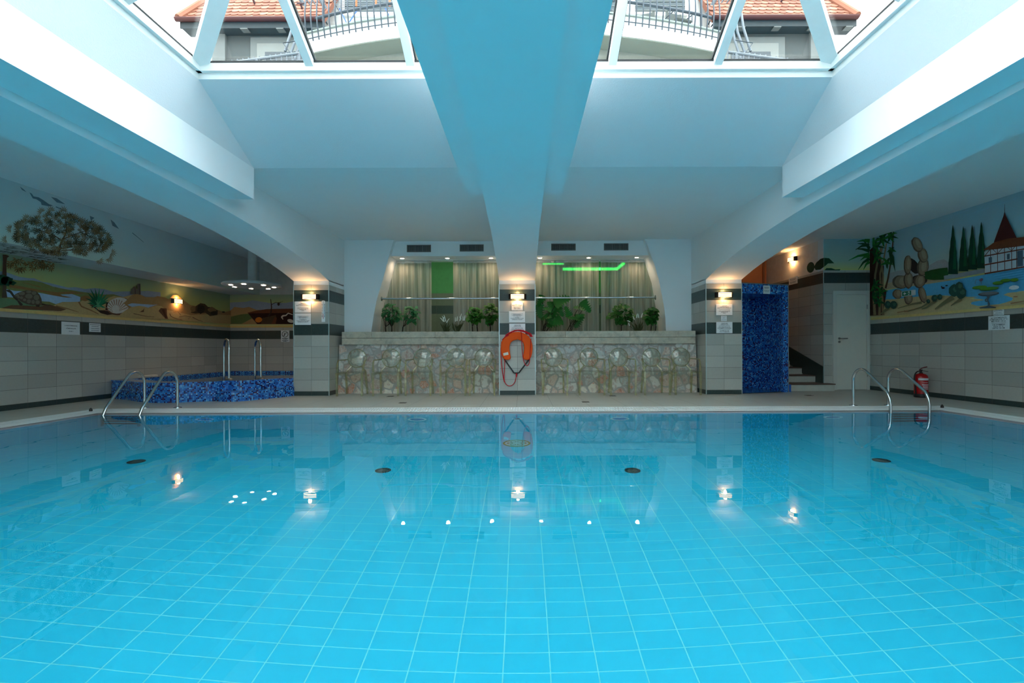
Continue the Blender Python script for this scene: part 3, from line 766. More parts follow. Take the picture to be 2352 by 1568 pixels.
# left wall
a_, w_, h_ = rectX(140.8, 739.5, 182.6, 768.7, XL)
sign(a_, w_, h_, R(90), 'larger white notice about water temperature on the left tiled wall', 'A PEZSGŐMEDENCE\n\nHŐMÉRSÉKLETE\n\n35-36 C', frac=.55)
a_, w_, h_ = rectX(204.5, 742.4, 230.5, 762.3, XL)
sign(a_, w_, h_, R(90), 'smaller white notice on the left tiled wall, nearer the blue tub', lines=[(.17, .88), (.36, .62), (.6, .72), (.82, .68)])
# right wall
a_, w_, h_ = rectX(2271, 724.3, 2319.5, 757, XR)
sign(a_, w_, h_, R(-90), 'larger white pool temperature and depth notice on the right tiled wall', 'AZ ÚSZÓMEDENCE\nHŐMÉRSÉKLETE: 27 °C\nMÉLYSÉGE: 130 cm\n\nTHE SWIMMING\nPOOL: 27 °C\nDEPTH: 130 CM', (.52,), frac=.84)
a_, w_, h_ = rectX(2282.6, 707.8, 2306.3, 723.8, XR)
sign(a_, w_, h_, R(-90), 'small white notice just above the pool depth notice', lines=[(.2, .7), (.38, .85), (.65, .6), (.87, .9)])
a_, w_, h_ = rectX(1812.5, 635.5, 1832, 652.5, 6.728)
sign(a_, w_, h_, R(-90), 'pale notice at the top of the tiled stair wall', lines=[(.25, .7), (.4, .62), (.65, .75), (.8, .6)])
# no-diving pictogram on the alcove wall
a_, w_, h_ = rectY(645.5, 758.5, 664.8, 785, 13.297)
t = sign(a_, w_, h_, 0, 'grey prohibition sign with a crossed-out figure on the alcove wall', lines=[(.70, .75), (.76, .5), (.88, .72), (.94, .45)])
b = MB(); cz = h_*.16; r_ = w_*.345
ring = arc((0, -.010, cz), r_, 0, 360, 32)[:-1]; b.tube(ring, r_*.085, 6, closed=True)
b.tube([(-r_*.7, -.010, cz-r_*.68), (r_*.7, -.010, cz+r_*.68)], r_*.075, 6); b.build('prohibition_ring', M['ink'], t, local=True, smooth=True)
b = MB(); b.ball((-.02*r_, -.010, cz+r_*.58), r_*.11, .002, r_*.11, 10, 6)
b.tube([(-r_*.05, -.010, cz+r_*.45), (-r_*.2, -.010, cz+r_*.1), (-r_*.2, -.010, cz-r_*.65)], r_*.08, 6); b.tube([(-r_*.1, -.010, cz+r_*.35), (-r_*.38, -.010, cz+r_*.12)], r_*.05, 6); b.build('figure', M['ink'], t, local=True, smooth=True)

# thermometer strip on the left column
p, w_, h_ = rectY(739.2, 690, 747, 739)
t = thing('wall_thermometer', 'narrow white thermometer strip on the left column, right of its notices', 'thermometer', p)
b = MB(); n = 10
pl = [(-w_/2, -h_/2), (w_/2, -h_/2)]+[(w_/2*math.cos(R(180*i/n)), h_/2-w_/2*.6+w_/2*.6*math.sin(R(180*i/n))) for i in range(n+1)]
b.prism(pl, 'y', -.010, 0); b.build('scale_board', M['signwhite'], t, local=True)
b = MB(); b.tube([(0, -.014, -h_*.36), (0, -.014, h_*.38)], .006, 8); b.build('glass_tube', plain(C(200, 215, 220), .1), t, local=True, smooth=True)
b = MB(); b.tube([(0, -.017, -h_*.36), (0, -.017, -h_*.12)], .0045, 6); b.build('red_column', plain(C(190, 60, 70), .4), t, local=True, smooth=True)
me_parts = MB()
for i in range(9):
    z = h_*(.32-.072*i)
    for s in (-1, 1): me_parts.box(s*w_*.33-.009, s*w_*.33+.009, -.0112, -.010, z-.006, z+.006)
for z in (.42, .46): me_parts.box(-.006, .006, -.0112, -.010, h_*z-.004, h_*z+.004)
me_parts.build('scale_mark', M['ink'], t, local=True)

# emergency exit light on the painted right wall
a_, w_, h_ = rectX(2074.5, 667, 2104, 679.5, XR)
t = thing('exit_light', 'green emergency exit light with white arrow on the painted right wall', 'exit sign', a_, R(-90))
b = MB(); b.box(-w_/2, w_/2, -.045, 0, -h_/2, h_/2); b.build('housing', plain(C(214, 220, 220), .3), t, local=True, bevel=.012)
b = MB(); b.box(-w_*.40, w_*.30, -.0475, -.045, -h_*.40, h_*.40); b.build('green_panel', plain(C(10, 120, 90), .3, 0, .5, 0), t, local=True)
b = MB(); y0, y1 = -.0495, -.0475; k = h_*.30
b.prism([(-w_*.30, 0), (-w_*.30+k, k), (-w_*.30+k, k*.35), (-w_*.08, k*.35), (-w_*.08, -k*.35), (-w_*.30+k, -k*.35), (-w_*.30+k, -k)], 'y', y0, y1); b.build('arrow', M['signwhite'], t, local=True)
b = MB(); x = w_*.06
b.box(x, x+w_*.13, y0, y1, -h_*.32, h_*.32); b.build('doorway', plain(C(225, 240, 232), .4, 0, .5, 0), t, local=True)
b = MB(); y0 -= .002
b.ball((x+w_*.04, y0, h_*.20), h_*.07, .002, h_*.07, 8, 6)
b.prism([(x+w_*.02, h_*.12), (x+w_*.08, h_*.1), (x+w_*.10, -h_*.05), (x+w_*.125, -h_*.26), (x+w_*.10, -h_*.28), (x+w_*.07, -h_*.1), (x+w_*.03, -h_*.28), (x+w_*.005, -h_*.24), (x+w_*.04, -h_*.02)], 'y', y0, y0+.002); b.build('running_figure', plain(C(10, 120, 90), .4, 0, .5, 0), t, local=True)
# ------------------------------------------------------------------ clear plastic armchairs
A = M['acrylic']
proto = thing('clear_armchair', 'x', 'chair', (0, 0, 0), 0, 'clear plastic armchairs along the stone parapet')
def seat_mb():
    b = MB(); n = 10; out = [(-.265, -.25)]
    for i in range(n+1): u = -1+2*i/n; out.append((.255*u, -.275-.015*(1-u*u)))
    out += [(.265, -.25), (.205, .19), (-.205, .19)]
    b.prism(out, 'z', .472, .492)
    fr = [(.255*(-1+2*i/n), -.275-.015*(1-(-1+2*i/n)**2)) for i in range(n+1)]
    b.prism(fr+[(x, y+.010) for x, y in fr[::-1]], 'z', .415, .472)
    for s in (-1, 1): b.prism([(s*.262, -.25), (s*.205, .19), (s*.195, .19), (s*.252, -.25)], 'z', .425, .472)
    return b
seat_mb().build('seat', A, proto, local=True, bevel=.004)
for s in (-1, 1):
    b = MB(); b.beam((s*.247, -.26, 0), (s*.250, -.262, .472), .034, .032, (0, 1, 0), .044, .042); b.build('leg', M['acrylic_edge'], proto, local=True)
for s in (-1, 1):
    b = MB(); b.beam((s*.215, .27, 0), (s*.200, .172, .472), .032, .030, (0, 1, 0), .040, .038); b.build('leg', M['acrylic_edge'], proto, local=True)
def medallion():
    b = MB(); n = 28; m = 5; cz = .755; rx, rz = .190, .195
    def P(r, a, d):
        x = rx*r*math.cos(a); z = cz+rz*r*math.sin(a); y = .222+(z-.5)*.115+.65*(z-cz)**2+1.0*x*x-.03+d
        return (x, y, z)
    vs_ = []; fs = []
    for d in (0, .012):
        for k in range(m+1):
            for i in range(n): vs_.append(P(max(k/m, .02), 2*math.pi*i/n, d))
    K = (m+1)*n
    for side in (0, 1):
        for k in range(m):
            for i in range(n):
                j = (i+1) % n; q = (side*K+k*n+i, side*K+k*n+j, side*K+(k+1)*n+j, side*K+(k+1)*n+i); fs.append(q if side else q[::-1])
    for i in range(n): j = (i+1) % n; fs.append((m*n+i, m*n+j, K+m*n+j, K+m*n+i))
    b.add(vs_, fs); return b, [Vector(P(1.0, 2*math.pi*i/n, .006)) for i in range(n)]
mb_, ringp = medallion(); mb_.build('backrest', A, proto, local=True, smooth=True)
b = MB(); b.tube(ringp, .008, 8, closed=True); b.build('back_frame', M['acrylic_edge'], proto, local=True, smooth=True)
for s in (-1, 1):
    b = MB(); b.beam((s*.198, .18, .48), (s*.105, .225, .590), .03, .022, (0, 1, 0)); b.build('back_support', M['acrylic_edge'], proto, local=True, bevel=.004)
    b = MB(); b.tube([(s*.252, -.225, .49), (s*.262, -.20, .58), (s*.268, -.165, .66), (s*.270, -.125, .705), (s*.268, -.07, .72), (s*.255, .03, .722), (s*.235, .14, .722), (s*.195, .245, .728)], .016, 8, rs=[.022, .019, .016, .015, .015, .014, .013, .012]); b.build('armrest', M['acrylic_edge'], proto, local=True, smooth=True)
CH = [(800.5, 910, 0, 'leftmost clear armchair, beside the left column'), (882.5, 910, 2, 'second clear armchair from the left column'), (957.8, 910, -1, 'middle clear armchair of the five in front of the left parapet'),
      (1038.9, 909.6, 0, 'clear armchair second from the middle column, on its left side'), (1106.3, 909.6, 0, 'clear armchair right beside the middle column on the left side'),
      (1275.2, 908.5, 1, 'clear armchair right beside the middle column on the right side'), (1361.5, 908.4, 0, 'clear armchair second from the middle column, on its right side'), (1433.5, 908, 0, 'middle clear armchair of the five in front of the right parapet'),
      (1512.8, 907.8, -1, 'second clear armchair from the right column'), (1583.7, 907.5, 0, 'rightmost clear armchair, beside the right column')]
for i, (x, y, a, lb) in enumerate(CH):
    o = proto if i == 0 else copy_tree(proto)
    p = atZ(x, y, 0); o.location = (p.x, 9.90, 0); o.rotation_euler.z = R(a*.4-p.x*.85); o['label'] = lb

# ------------------------------------------------------------------ pool ladders
def pool_ladder(xa, xb, yf, label, zb):
    t = thing('pool_ladder', label, 'ladder', ((xa+xb)/2, yf, 0))
    yp = 7.03
    for x in (xa, xb):
        rail = [(x, yf, 0), (x, yf, .40)]+arc((x, yf-.19, .41), .19, 0, 125, 10, (0, 1, 0), (0, 0, 1))
        rail += [(x, yp+.06, zb+.09), (x, yp+.015, zb), (x, yp, zb-.09), (x, yp, -1.15)]
        b = MB(); b.tube(rail, .0215, 12); r = b.build('rail', M['steel'], t, smooth=True)
        b = MB(); b.lathe([(.060, .0), (.058, .010), (.028, .018)], (x, yf, 0), 20); b.build('floor_flange', M['steel'], r, smooth=True)
    for z in (-.16, -.41, -.66, -.91):
        b = MB(); b.box(min(xa, xb)+.02, max(xa, xb)-.02, yp-.045, yp+.045, z-.015, z+.012); b.build('step', plain(C(70, 84, 92), .45, .4), t, bevel=.005)
pool_ladder(-6.172, -5.635, 7.82, 'steel pool ladder at the left end of the far pool edge', -.01)
pool_ladder(5.40, 5.97, 7.82, 'steel pool ladder at the right end of the far pool edge', .19)

# ------------------------------------------------------------------ raised mosaic tub in the left alcove
front = [(251, 914), (258, 915.2), (268, 916), (280, 916.8), (290, 918), (305, 920.5), (320, 923), (340, 924.5), (360, 925), (385, 925), (410, 924.3), (435, 923), (460, 922), (480, 921.3), (496, 921)]
fp = [atZ(x, y, 0) for x, y in front]
upr = [atZ(x, y, .36) for x, y in ((515, 874), (540, 874.2), (560, 873.7), (580, 872.8), (600, 871.4), (620, 870.3), (645, 868.8))]
fp[0].x = XL+.005
def smoothline(pts, it=2):
    for _ in range(it):
        q = [pts[0]]
        for a, c in zip(pts, pts[1:]): q += [a*.75+c*.25, a*.25+c*.75]
        q.append(pts[-1]); pts = q
    return pts
path = smoothline([Vector((p.x, p.y, 0)) for p in fp]+[Vector((p.x, p.y, 0)) for p in upr]+[Vector((-4.685, 9.76, 0))], 2)
path += [Vector((-4.685, 13.29, 0)), Vector((XL+.005, 13.29, 0))]
cen = Vector((-6.35, 11.1, 0))
def offset_in(p, d):
    v = cen-p; v.z = 0; L_ = v.length; return p+v*(d/L_)
inner = [offset_in(p, .34) for p in path]
TZ = .36
def strip(b, pts, z0, z1, closed=False, flip=False):
    s_ = 0; n = len(pts)
    for i in range(n if closed else n-1):
        a, c = pts[i], pts[(i+1) % n]; d = (c-a).length
        f = [(a.x, a.y, z0), (c.x, c.y, z0), (c.x, c.y, z1), (a.x, a.y, z1)]; u = [(s_, z0), (s_+d, z0), (s_+d, z1), (s_, z1)]
        b.add(f, [(0, 1, 2, 3)], [u]); s_ += d
tub = thing('mosaic_tub', 'raised whirlpool tub clad in blue mosaic, curving out from the left alcove', 'whirlpool tub', (-6.4, 11.0, 0))
b = MB(); strip(b, path, 0, TZ, True)
for i in range(len(path)):
    a, c, d, e = path[i], path[(i+1) % len(path)], inner[(i+1) % len(path)], inner[i]
    q = [(p.x, p.y, TZ) for p in (a, c, d, e)]; b.add(q, [(0, 1, 2, 3)], [[(p[0], p[1]) for p in q]])
strip(b, inner, -.0+.02, TZ, True)
q = [(p.x, p.y, .03) for p in inner]; b.add(q, [tuple(range(len(q)))], [[(p[0], p[1]) for p in q]])
b.build('basin', M['mosaic'], tub)
b = MB(); q = [offset_in(p, .002) for p in inner]; b.add([(p.x, p.y, .30) for p in q], [tuple(range(len(q)))]); b.build('tub_water', m_water('tub_water', .03), tub)
# low entry step bulging out in front
sp = [atZ(x, y, 0) for x, y in ((496, 921), (508, 921.8), (520, 922.3), (535, 922.2), (550, 921.5), (575, 919.5), (600, 917), (620, 915), (640, 913), (660, 910.5), (676, 908.6))]
sp = smoothline([Vector((p.x, p.y, 0)) for p in sp], 1)
b = MB(); strip(b, sp, 0, .185)
q = [(p.x, p.y, .185) for p in sp]+[(-4.685, 9.90, .185), (-5.2, 9.6, .185), (-5.7, 9.0, .185)]
b.add(q, [tuple(range(len(q)))], [[(p[0], p[1]) for p in q]]); b.build('step', M['mosaic'], tub)
# headrest cushions, grab rails of the tub
b = MB(); b.beam((XL+.14, 10.0, TZ+.026), (XL+.14, 10.42, TZ+.026), .12, .05); tag(b.build('headrest_cushion', plain(C(206, 202, 188), .7), bevel=.02, origin='base'), 'pale headrest cushion lying on the tub rim against the left wall', 'cushion')
dvec = Vector((-.39, .41, 0)).normalized()
for f0, lb in ((Vector((-5.71, 9.32, TZ)), 'left'), (Vector((-5.30, 9.70, TZ)), 'right')):
    f1 = f0+dvec*.42
    t = thing('grab_rail', 'tall steel grab rail on the tub rim, the %s one of the pair' % lb, 'rail', f0, 0, 'tall hooped rails on the tub')
    up = Vector((0, 0, 1)); top = f0.z+.58; rr = .21
    c = (f0+f1)/2; c.z = top
    pts = [f0, Vector((f0.x, f0.y, top))]+arc(c, rr, 0, 180, 14, -dvec, up)[1:-1]+[Vector((f1.x, f1.y, top)), Vector((f1.x, f1.y, .05))]
    b = MB(); b.tube(pts, .021, 12); b.build('rail_tube', M['steel'], t, smooth=True)
    b = MB(); b.lathe([(.075, 0), (.068, .014), (.03, .035)], f0, 20); b.build('rail_flange', M['brushed'], t, smooth=True)

# ------------------------------------------------------------------ mosaic shower cubicle beside the right column
fl, frr = Vector((4.51, 9.885, 0)), Vector((5.68, 10.23, 0))
SHZ, OPZ = 2.285, 2.075
dx_ = (frr-fl).normalized(); nrm = Vector((dx_.y, -dx_.x, 0))
j0 = fl+dx_*.035; j1 = frr-dx_*.15
sh = thing('shower_cubicle', 'tall open shower cubicle lined with blue mosaic beside the right column', 'shower', (5.1, 10.4, 0))
b = MB()
def wall(p, q, z0, z1, s0=0):
    d = (q-p).length; b.add([(p.x, p.y, z0), (q.x, q.y, z0), (q.x, q.y, z1), (p.x, p.y, z1)], [(0, 1, 2, 3)], [[(s0, z0), (s0+d, z0), (s0+d, z1), (s0, z1)]])
wall(fl, j0, 0, SHZ); wall(j1, frr, 0, SHZ, .9); wall(j0, j1, OPZ, SHZ, .05)
br = Vector((5.68, 11.45, 0)); bl = Vector((4.51, 11.45, 0)); wall(frr, br, 0, SHZ); wall(br, bl, 0, SHZ); wall(bl, fl, 0, SHZ)
inn = [j0]+[Vector((x, y, 0)) for x, y in ((4.545, 10.3), (4.55, 10.8), (4.60, 11.15), (4.85, 11.38), (5.15, 11.40), (5.40, 11.25), (5.52, 10.95), (5.55, 10.55))]+[j1]
inn = smoothline(inn, 1); s_ = 0
for p, q in zip(inn, inn[1:]): wall(p, q, 0, OPZ, s_); s_ += (q-p).length
def flat(pts, z): b.add([(p.x, p.y, z) for p in pts], [tuple(range(len(pts)))], [[(p.x, p.y) for p in pts]])
flat(inn, OPZ); flat(inn, .012); flat([fl, frr, br, bl], SHZ)
b.build('cubicle_wall', M['mosaic'], sh)
b = MB(); ed = plain(C(150, 160, 165), .4, .5)
b.beam(fl+Vector((0, 0, SHZ)), frr+Vector((0, 0, SHZ)), .02, .02); b.beam(frr+Vector((0, 0, 0)), frr+Vector((0, 0, SHZ)), .012, .012, (0, 1, 0)); b.beam(frr+Vector((0, 0, SHZ)), br+Vector((0, 0, SHZ)), .02, .02); b.build('edge_bead', ed, sh)
b = MB(); b.add([], []); b.box(5.55, 5.745, 10.245, 10.33, 0, .16); b.build('kerb', plain(C(36, 90, 180), .2), sh)
b = MB(); q = Vector((4.6, 10.25, 1.92)); b.tube([q-Vector((.06, 0, 0)), q+Vector((.09, 0, .0))], .008); b.lathe([(.012, 0), (.03, -.03), (.03, -.04)], q+Vector((.09, 0, 0)), 14); b.build('shower_head', M['steel'], sh, smooth=True)
pp = fl.lerp(frr, (1761-1704)/(1811-1704)); pp.z = atY(1761, 665, pp.y).z
t = sign(pp+nrm*.002, .175, .175, math.atan2(dx_.y, dx_.x), 'small square white notice over the opening of the blue mosaic shower', lines=[(.22, .72), (.34, .6), (.62, .75), (.76, .6)])

# ------------------------------------------------------------------ horseshoe lifebuoy with ropes on the middle column
YW = CY-.006
bc = atY(1187, 796, YW)
t = thing('horseshoe_lifebuoy', 'orange horseshoe lifebuoy with red rope hung on the middle column', 'lifebuoy', (bc.x, YW, bc.z))
sc = lambda x, y: atY(x, y, YW-.06)
def zp(x, y, d=0): p = atY(1120+x/4.9, 600+y/4.9, YW-.06); return Vector((p.x, YW-.06-d, p.z))
outer = [(262, 1085), (255, 1102), (238, 1108), (205, 1108), (180, 1095), (160, 1060), (150, 1010), (149, 960), (156, 910), (175, 870), (205, 835), (250, 808), (300, 796), (340, 794), (385, 800), (430, 818), (465, 845), (490, 885), (504, 935), (507, 985), (500, 1040), (488, 1080), (470, 1103), (445, 1109), (415, 1106), (401, 1092), (398, 1070)]
inner_ = [(405, 1030), (411, 990), (410, 950), (402, 920), (385, 898), (362, 886), (335, 882), (305, 886), (280, 897), (260, 915), (249, 945), (246, 985), (252, 1030)]
pl = [zp(*q) for q in outer+inner_]
b = MB(); b.prism([(p.x, p.z) for p in pl], 'y', YW-.095, YW-.012)
bo = b.build('foam_body', plain(C(255, 92, 22), .75, 0, .3, .04, 18), t, bevel=.028); bo.modifiers['bevel'].segments = 4; bo.modifiers['bevel'].angle_limit = R(60)
b = MB(); q = [zp(176, 1033), zp(230, 1020), zp(236, 1050), zp(180, 1062)]; b.prism([(p.x, p.z) for p in q], 'y', YW-.099, YW-.094); b.build('care_label', plain(C(230, 222, 205), .6), t)
red = plain(C(205, 22, 38), .7, 0, .3, .1, 60); rp = MB()
def rope(pts, r=.008, d=.0, mb=None): (mb or rp).tube(smoothline([zp(x, y, d+(z if len(rest) else 0)) for x, y, *rest in pts for z in [rest[0] if rest else 0]], 2), r, 7)
rope([(180, 880, .01), (200, 845, .03), (250, 805, .03), (300, 785, .03), (340, 775, .03), (385, 785, .03), (420, 795, .03), (460, 810, .035), (490, 850, .035)], .012)
rope([(200, 835, .04), (260, 795, .045), (320, 775, .045), (370, 778, .045), (430, 800, .05), (480, 830, .05), (505, 845, .04)], .011)
rope([(230, 815, .055), (300, 778, .06), (380, 772, .06), (440, 795, .06), (490, 815, .06), (500, 850, .05), (470, 840, .05)], .009)
rope([(165, 885, 0), (180, 870, .03), (200, 850, .05), (240, 830, .05)], .010)
rope([(375, 780, .05), (384, 830, .05), (384, 900, .05), (388, 990, .045), (395, 1060, .04), (405, 1120, .03), (425, 1165, .01), (445, 1178, 0), (465, 1160, 0), (475, 1110, .02), (480, 1000, .05), (485, 900, .05), (488, 870, .05)], .0075)
rope([(158, 900, 0), (150, 980, .0), (152, 1080, 0), (158, 1180, -.02), (172, 1290, -.03), (188, 1360, -.03)], .008)
rope([(192, 1110, -.02), (192, 1180, -.03), (186, 1260, -.03), (184, 1330, -.03), (192, 1362, -.035), (215, 1395, -.035), (250, 1405, -.035), (285, 1392, -.035), (310, 1355, -.035), (322, 1300, -.03), (325, 1270, -.03)], .0075)
rope([(318, 1262, -.02), (332, 1275, -.02), (318, 1288, -.02), (330, 1298, -.02)], .013)
rp.build('red_rope', red, t, smooth=True)
st = MB(); blk = M['black']
for pa, pb in (((186, 1100), (298, 1258)), ((470, 1100), (350, 1258))):
    p0, p1 = zp(*pa, -.03), zp(*pb, -.035); st.beam(p0, p1, .006, .030, (0, 1, 0)) if False else st.beam(p0, p1, .030, .006, (0, 1, 0))
p = zp(324, 1257, -.035); st.box(p.x-.045, p.x+.045, p.y-.012, p.y+.012, p.z-.014, p.z+.014); st.build('strap', blk, t)
b = MB(); p = zp(337, 885); b.tube([(p.x, YW+.002, p.z), (p.x, YW-.11, p.z), (p.x, YW-.11, p.z+.02)], .006); b.build('hook', M['brushed'], t, smooth=True)

# ------------------------------------------------------------------ fire extinguisher by the right wall
ex = atZ(2115.5, 912, 0); ex.x = min(ex.x, XR-.12)
t = thing('fire_extinguisher', 'red fire extinguisher standing on the deck against the right wall', 'fire extinguisher', ex)
r_ = .112
b = MB(); b.lathe([(.104, 0), (.112, .01), (.112, .065), (.108, .07)], ex, 28); b.build('base_ring', plain(C(22, 24, 28), .5), t, smooth=True)
b = MB(); b.lathe([(.108, .066), (.108, .38), (.100, .41), (.075, .435), (.035, .448), (.03, .452)], ex, 28); b.build('cylinder', plain(C(178, 16, 22), .25, 0, .5, .03), t, smooth=True)
b = MB(); b.lathe([(.03, .45), (.03, .468), (.018, .472), (.018, .50), (.024, .505), (.024, .525)], ex, 16); b.build('valve', M['black'], t, smooth=True)
b = MB(); e = ex
b.beam(e+Vector((-.02, 0, .512)), e+Vector((.115, -.02, .485)), .022, .008); b.build('carry_handle', M['black'], t)
b = MB(); b.tube(smoothline([e+Vector((-.03, 0, .515)), e+Vector((.0, -.005, .545)), e+Vector((.05, -.01, .565)), e+Vector((.10, -.02, .575))], 1), .009); b.build('lever', plain(C(90, 18, 22), .4), t, smooth=True)
b = MB(); b.tube(smoothline([e+Vector((-.02, 0, .495)), e+Vector((-.09, -.02, .49)), e+Vector((-.14, -.03, .44)), e+Vector((-.150, -.03, .36)), e+Vector((-.135, -.03, .24)), e+Vector((-.125, -.03, .14)), e+Vector((-.120, -.03, .06))], 2), .011, 8); b.build('hose', M['black'], t, smooth=True)
def patch(z0, z1, a0, a1, mat, name, rr=.1095):
    b = MB(); n = 10; b.add([e+Vector((rr*math.sin(R(a)), -rr*math.cos(R(a)), z)) for z in (z0, z1) for a in [a0+(a1-a0)*i/n for i in range(n+1)]], [(i, i+1, n+1+i+1, n+1+i) for i in range(n)]); return b.build(name, mat, t, smooth=True, solid=.001)
wl = plain(C(222, 222, 228), .4, 0, .5, .02); pk = plain(C(214, 150, 155), .4, 0, .5, .15, 140)
patch(.325, .365, -62, 40, wl, 'white_label'); patch(.275, .29, -28, 22, pk, 'printed_line'); patch(.235, .25, -32, 40, wl, 'printed_line'); patch(.145, .225, -26, 28, pk, 'printed_panel')
patch(.30, .38, 62, 88, plain(C(40, 70, 140), .4), 'blue_label')

# ------------------------------------------------------------------ fittings in and round the pool
for x, y, lb in ((313, 1060, 'dark round inlet in the pool floor, farthest left'), (880, 1080, 'dark round inlet in the pool floor, left of the middle'), (1453, 1080.5, 'dark round inlet in the pool floor, right of the middle'), (2024, 1057, 'dark round inlet in the pool floor, farthest right')):
    p = at_pool_floor(x, y)
    t = thing('floor_inlet', lb, 'pool inlet', p, 0, 'dark inlets in the pool floor')
    b = MB(); b.lathe([(.085, 0), (.085, .012), (.06, .02), (.055, .012)], p, 24); b.build('rim', plain(C(36, 60, 62), .5), t, smooth=True)
    b = MB(); b.lathe([(.05, 0), (.05, .016), (.02, .022)], p, 20); b.build('cap', plain(C(60, 80, 78), .5), t, smooth=True)
p = at_pool_floor(1187, 1018)
t = thing('floor_drain', 'round main drain with green ring in the pool floor before the middle column', 'drain', p)
b = MB(); b.tube(arc(p+Vector((0, 0, .012)), .17, 0, 360, 28, (1, 0, 0), (0, 1, 0))[:-1], .014, 6, closed=True); b.build('ring', plain(C(70, 140, 80), .5), t, smooth=True)
b = MB(); b.lathe([(.155, 0), (.155, .012), (.14, .014)], p, 24); b.build('grid_plate', plain(C(120, 180, 180), .5), t)
b = MB()
for a in range(6): q = p+Vector((.09*math.cos(R(a*60)), .09*math.sin(R(a*60)), .016)); b.tube(arc(q, .035, 0, 360, 12, (1, 0, 0), (0, 1, 0))[:-1], .007, 5, closed=True)
b.build('slots', plain(C(60, 120, 80), .5), t, smooth=True)
for x, lb in ((470, 'underwater lamp in the far pool wall, leftmost, below the tub'), (957, 'underwater lamp in the far pool wall, below the left chairs'), (1422, 'underwater lamp in the far pool wall, below the right chairs'), (1912, 'underwater lamp in the far pool wall, rightmost, beside the right ladder')):
    c = Vector(((x-1200+.57)/155*1.0, PY1, -.52))
    t = thing('pool_lamp', lb, 'pool light', c, 0, 'unlit lamps in the far pool wall')
    b = MB(); b.lathe([(.14, 0), (.14, -.02), (.125, -.028), (.11, -.02), (.105, 0)], c, 28, 'y'); b.build('bezel', plain(C(190, 235, 240), .25), t, smooth=True)
    b = MB(); b.lathe([(.104, -.002), (.10, -.012), (.04, -.02)], c, 24, 'y'); b.build('lens', plain(C(40, 140, 190), .15), t, smooth=True)
c = Vector(((1187-1200+.57)/155, PY1, -.50)); b = MB(); b.lathe([(.08, 0), (.08, -.015), (.05, -.02), (.045, 0)], c, 24, 'y')
tag(b.build('pool_nozzle', plain(C(170, 210, 220), .3), smooth=True, origin=c), 'small round nozzle in the far pool wall below the lifebuoy', 'nozzle')
for x, y, lb in ((925, 925, 'small dark drain slot in the deck before the left chairs'), (1345, 923, 'small dark drain slot in the deck before the right chairs'), (897, 910, 'dark drain slot under the second chair from the left'), (1407, 909, 'dark drain slot under the middle chair on the right'), (1858, 908, 'dark drain slot in the deck before the stair')):
    p = atZ(x, y, 0); b = MB(); b.box(p.x-.06, p.x+.06, p.y-.05, p.y+.05, 0, .003); b.box(p.x-.065, p.x+.065, p.y-.055, p.y-.05, 0, .005); b.box(p.x-.065, p.x+.065, p.y+.05, p.y+.055, 0, .005)
    tag(b.build('deck_drain', plain(C(74, 68, 60), .6), origin='base'), lb, 'drain', 'drain slots in the deck')
for x, y, lb in ((208.5, 944, 'tiny dark plug on the grate corner by the left ladder'), (2164, 936, 'tiny dark plug on the grate corner by the right ladder')):
    p = atZ(x, y, .006); b = MB(); b.lathe([(.022, 0), (.02, .03), (.008, .05)], p, 12); tag(b.build('grate_plug', M['black'], smooth=True, origin='base'), lb, 'plug', 'plugs on the grate corners')
# ------------------------------------------------------------------ plants on the planter
PZ = 1.286
def leaf(b, o, d, up, L, W, lobes=0, fold=.25, curl=.25):
    """one leaf blade: o base, d direction, up normal side"""
    d = Vector(d).normalized(); s = d.cross(Vector(up)); s = (s if s.length > 1e-4 else d.orthogonal()).normalized(); u = s.cross(d)
    if lobes == 0: prof = [(0, .02), (.12, .55), (.3, .95), (.5, 1), (.7, .78), (.88, .38), (1, .0)]
    elif lobes == 1: prof = [(0, .05), (.05, .75), (.2, 1), (.3, .55), (.45, .95), (.55, .5), (.7, .7), (.78, .34), (1, .0)]
    else: prof = [(-.08, .35), (.0, .9), (.10, 1), (.14, .75), (.20, .80), (.28, 1), (.32, .5), (.36, .52), (.44, 1), (.48, .42), (.52, .45), (.6, .92), (.64, .4), (.68, .42), (.76, .75), (.80, .34), (.88, .45), (1, .0)]
    mid = []; lf = []; rt = []
    for t, w in prof:
        c = Vector(o)+d*(t*L)-u*(curl*L*t*t); h = u*(fold*w*W*.5)
        mid.append(c); lf.append(c+s*(w*W/2)+h); rt.append(c-s*(w*W/2)+h)
    n = len(prof)
    b.add(mid+lf+rt, [(i, i+1, n+i+1, n+i) for i in range(n-1)]+[(i+1, i, 2*n+i, 2*n+i+1) for i in range(n-1)])
def leafmat(c1, c2):
    t = NT('leaf').set(.5, 0, .3); t.base(t.mix(t.noise(9), c1, c2)); return t.m
lg1 = leafmat(C(20, 84, 46), C(52, 140, 84)); lg2 = leafmat(C(22, 84, 24), C(60, 140, 40)); lg3 = leafmat(C(18, 76, 34), C(48, 118, 34))
bark = plain(C(42, 32, 26), .8)
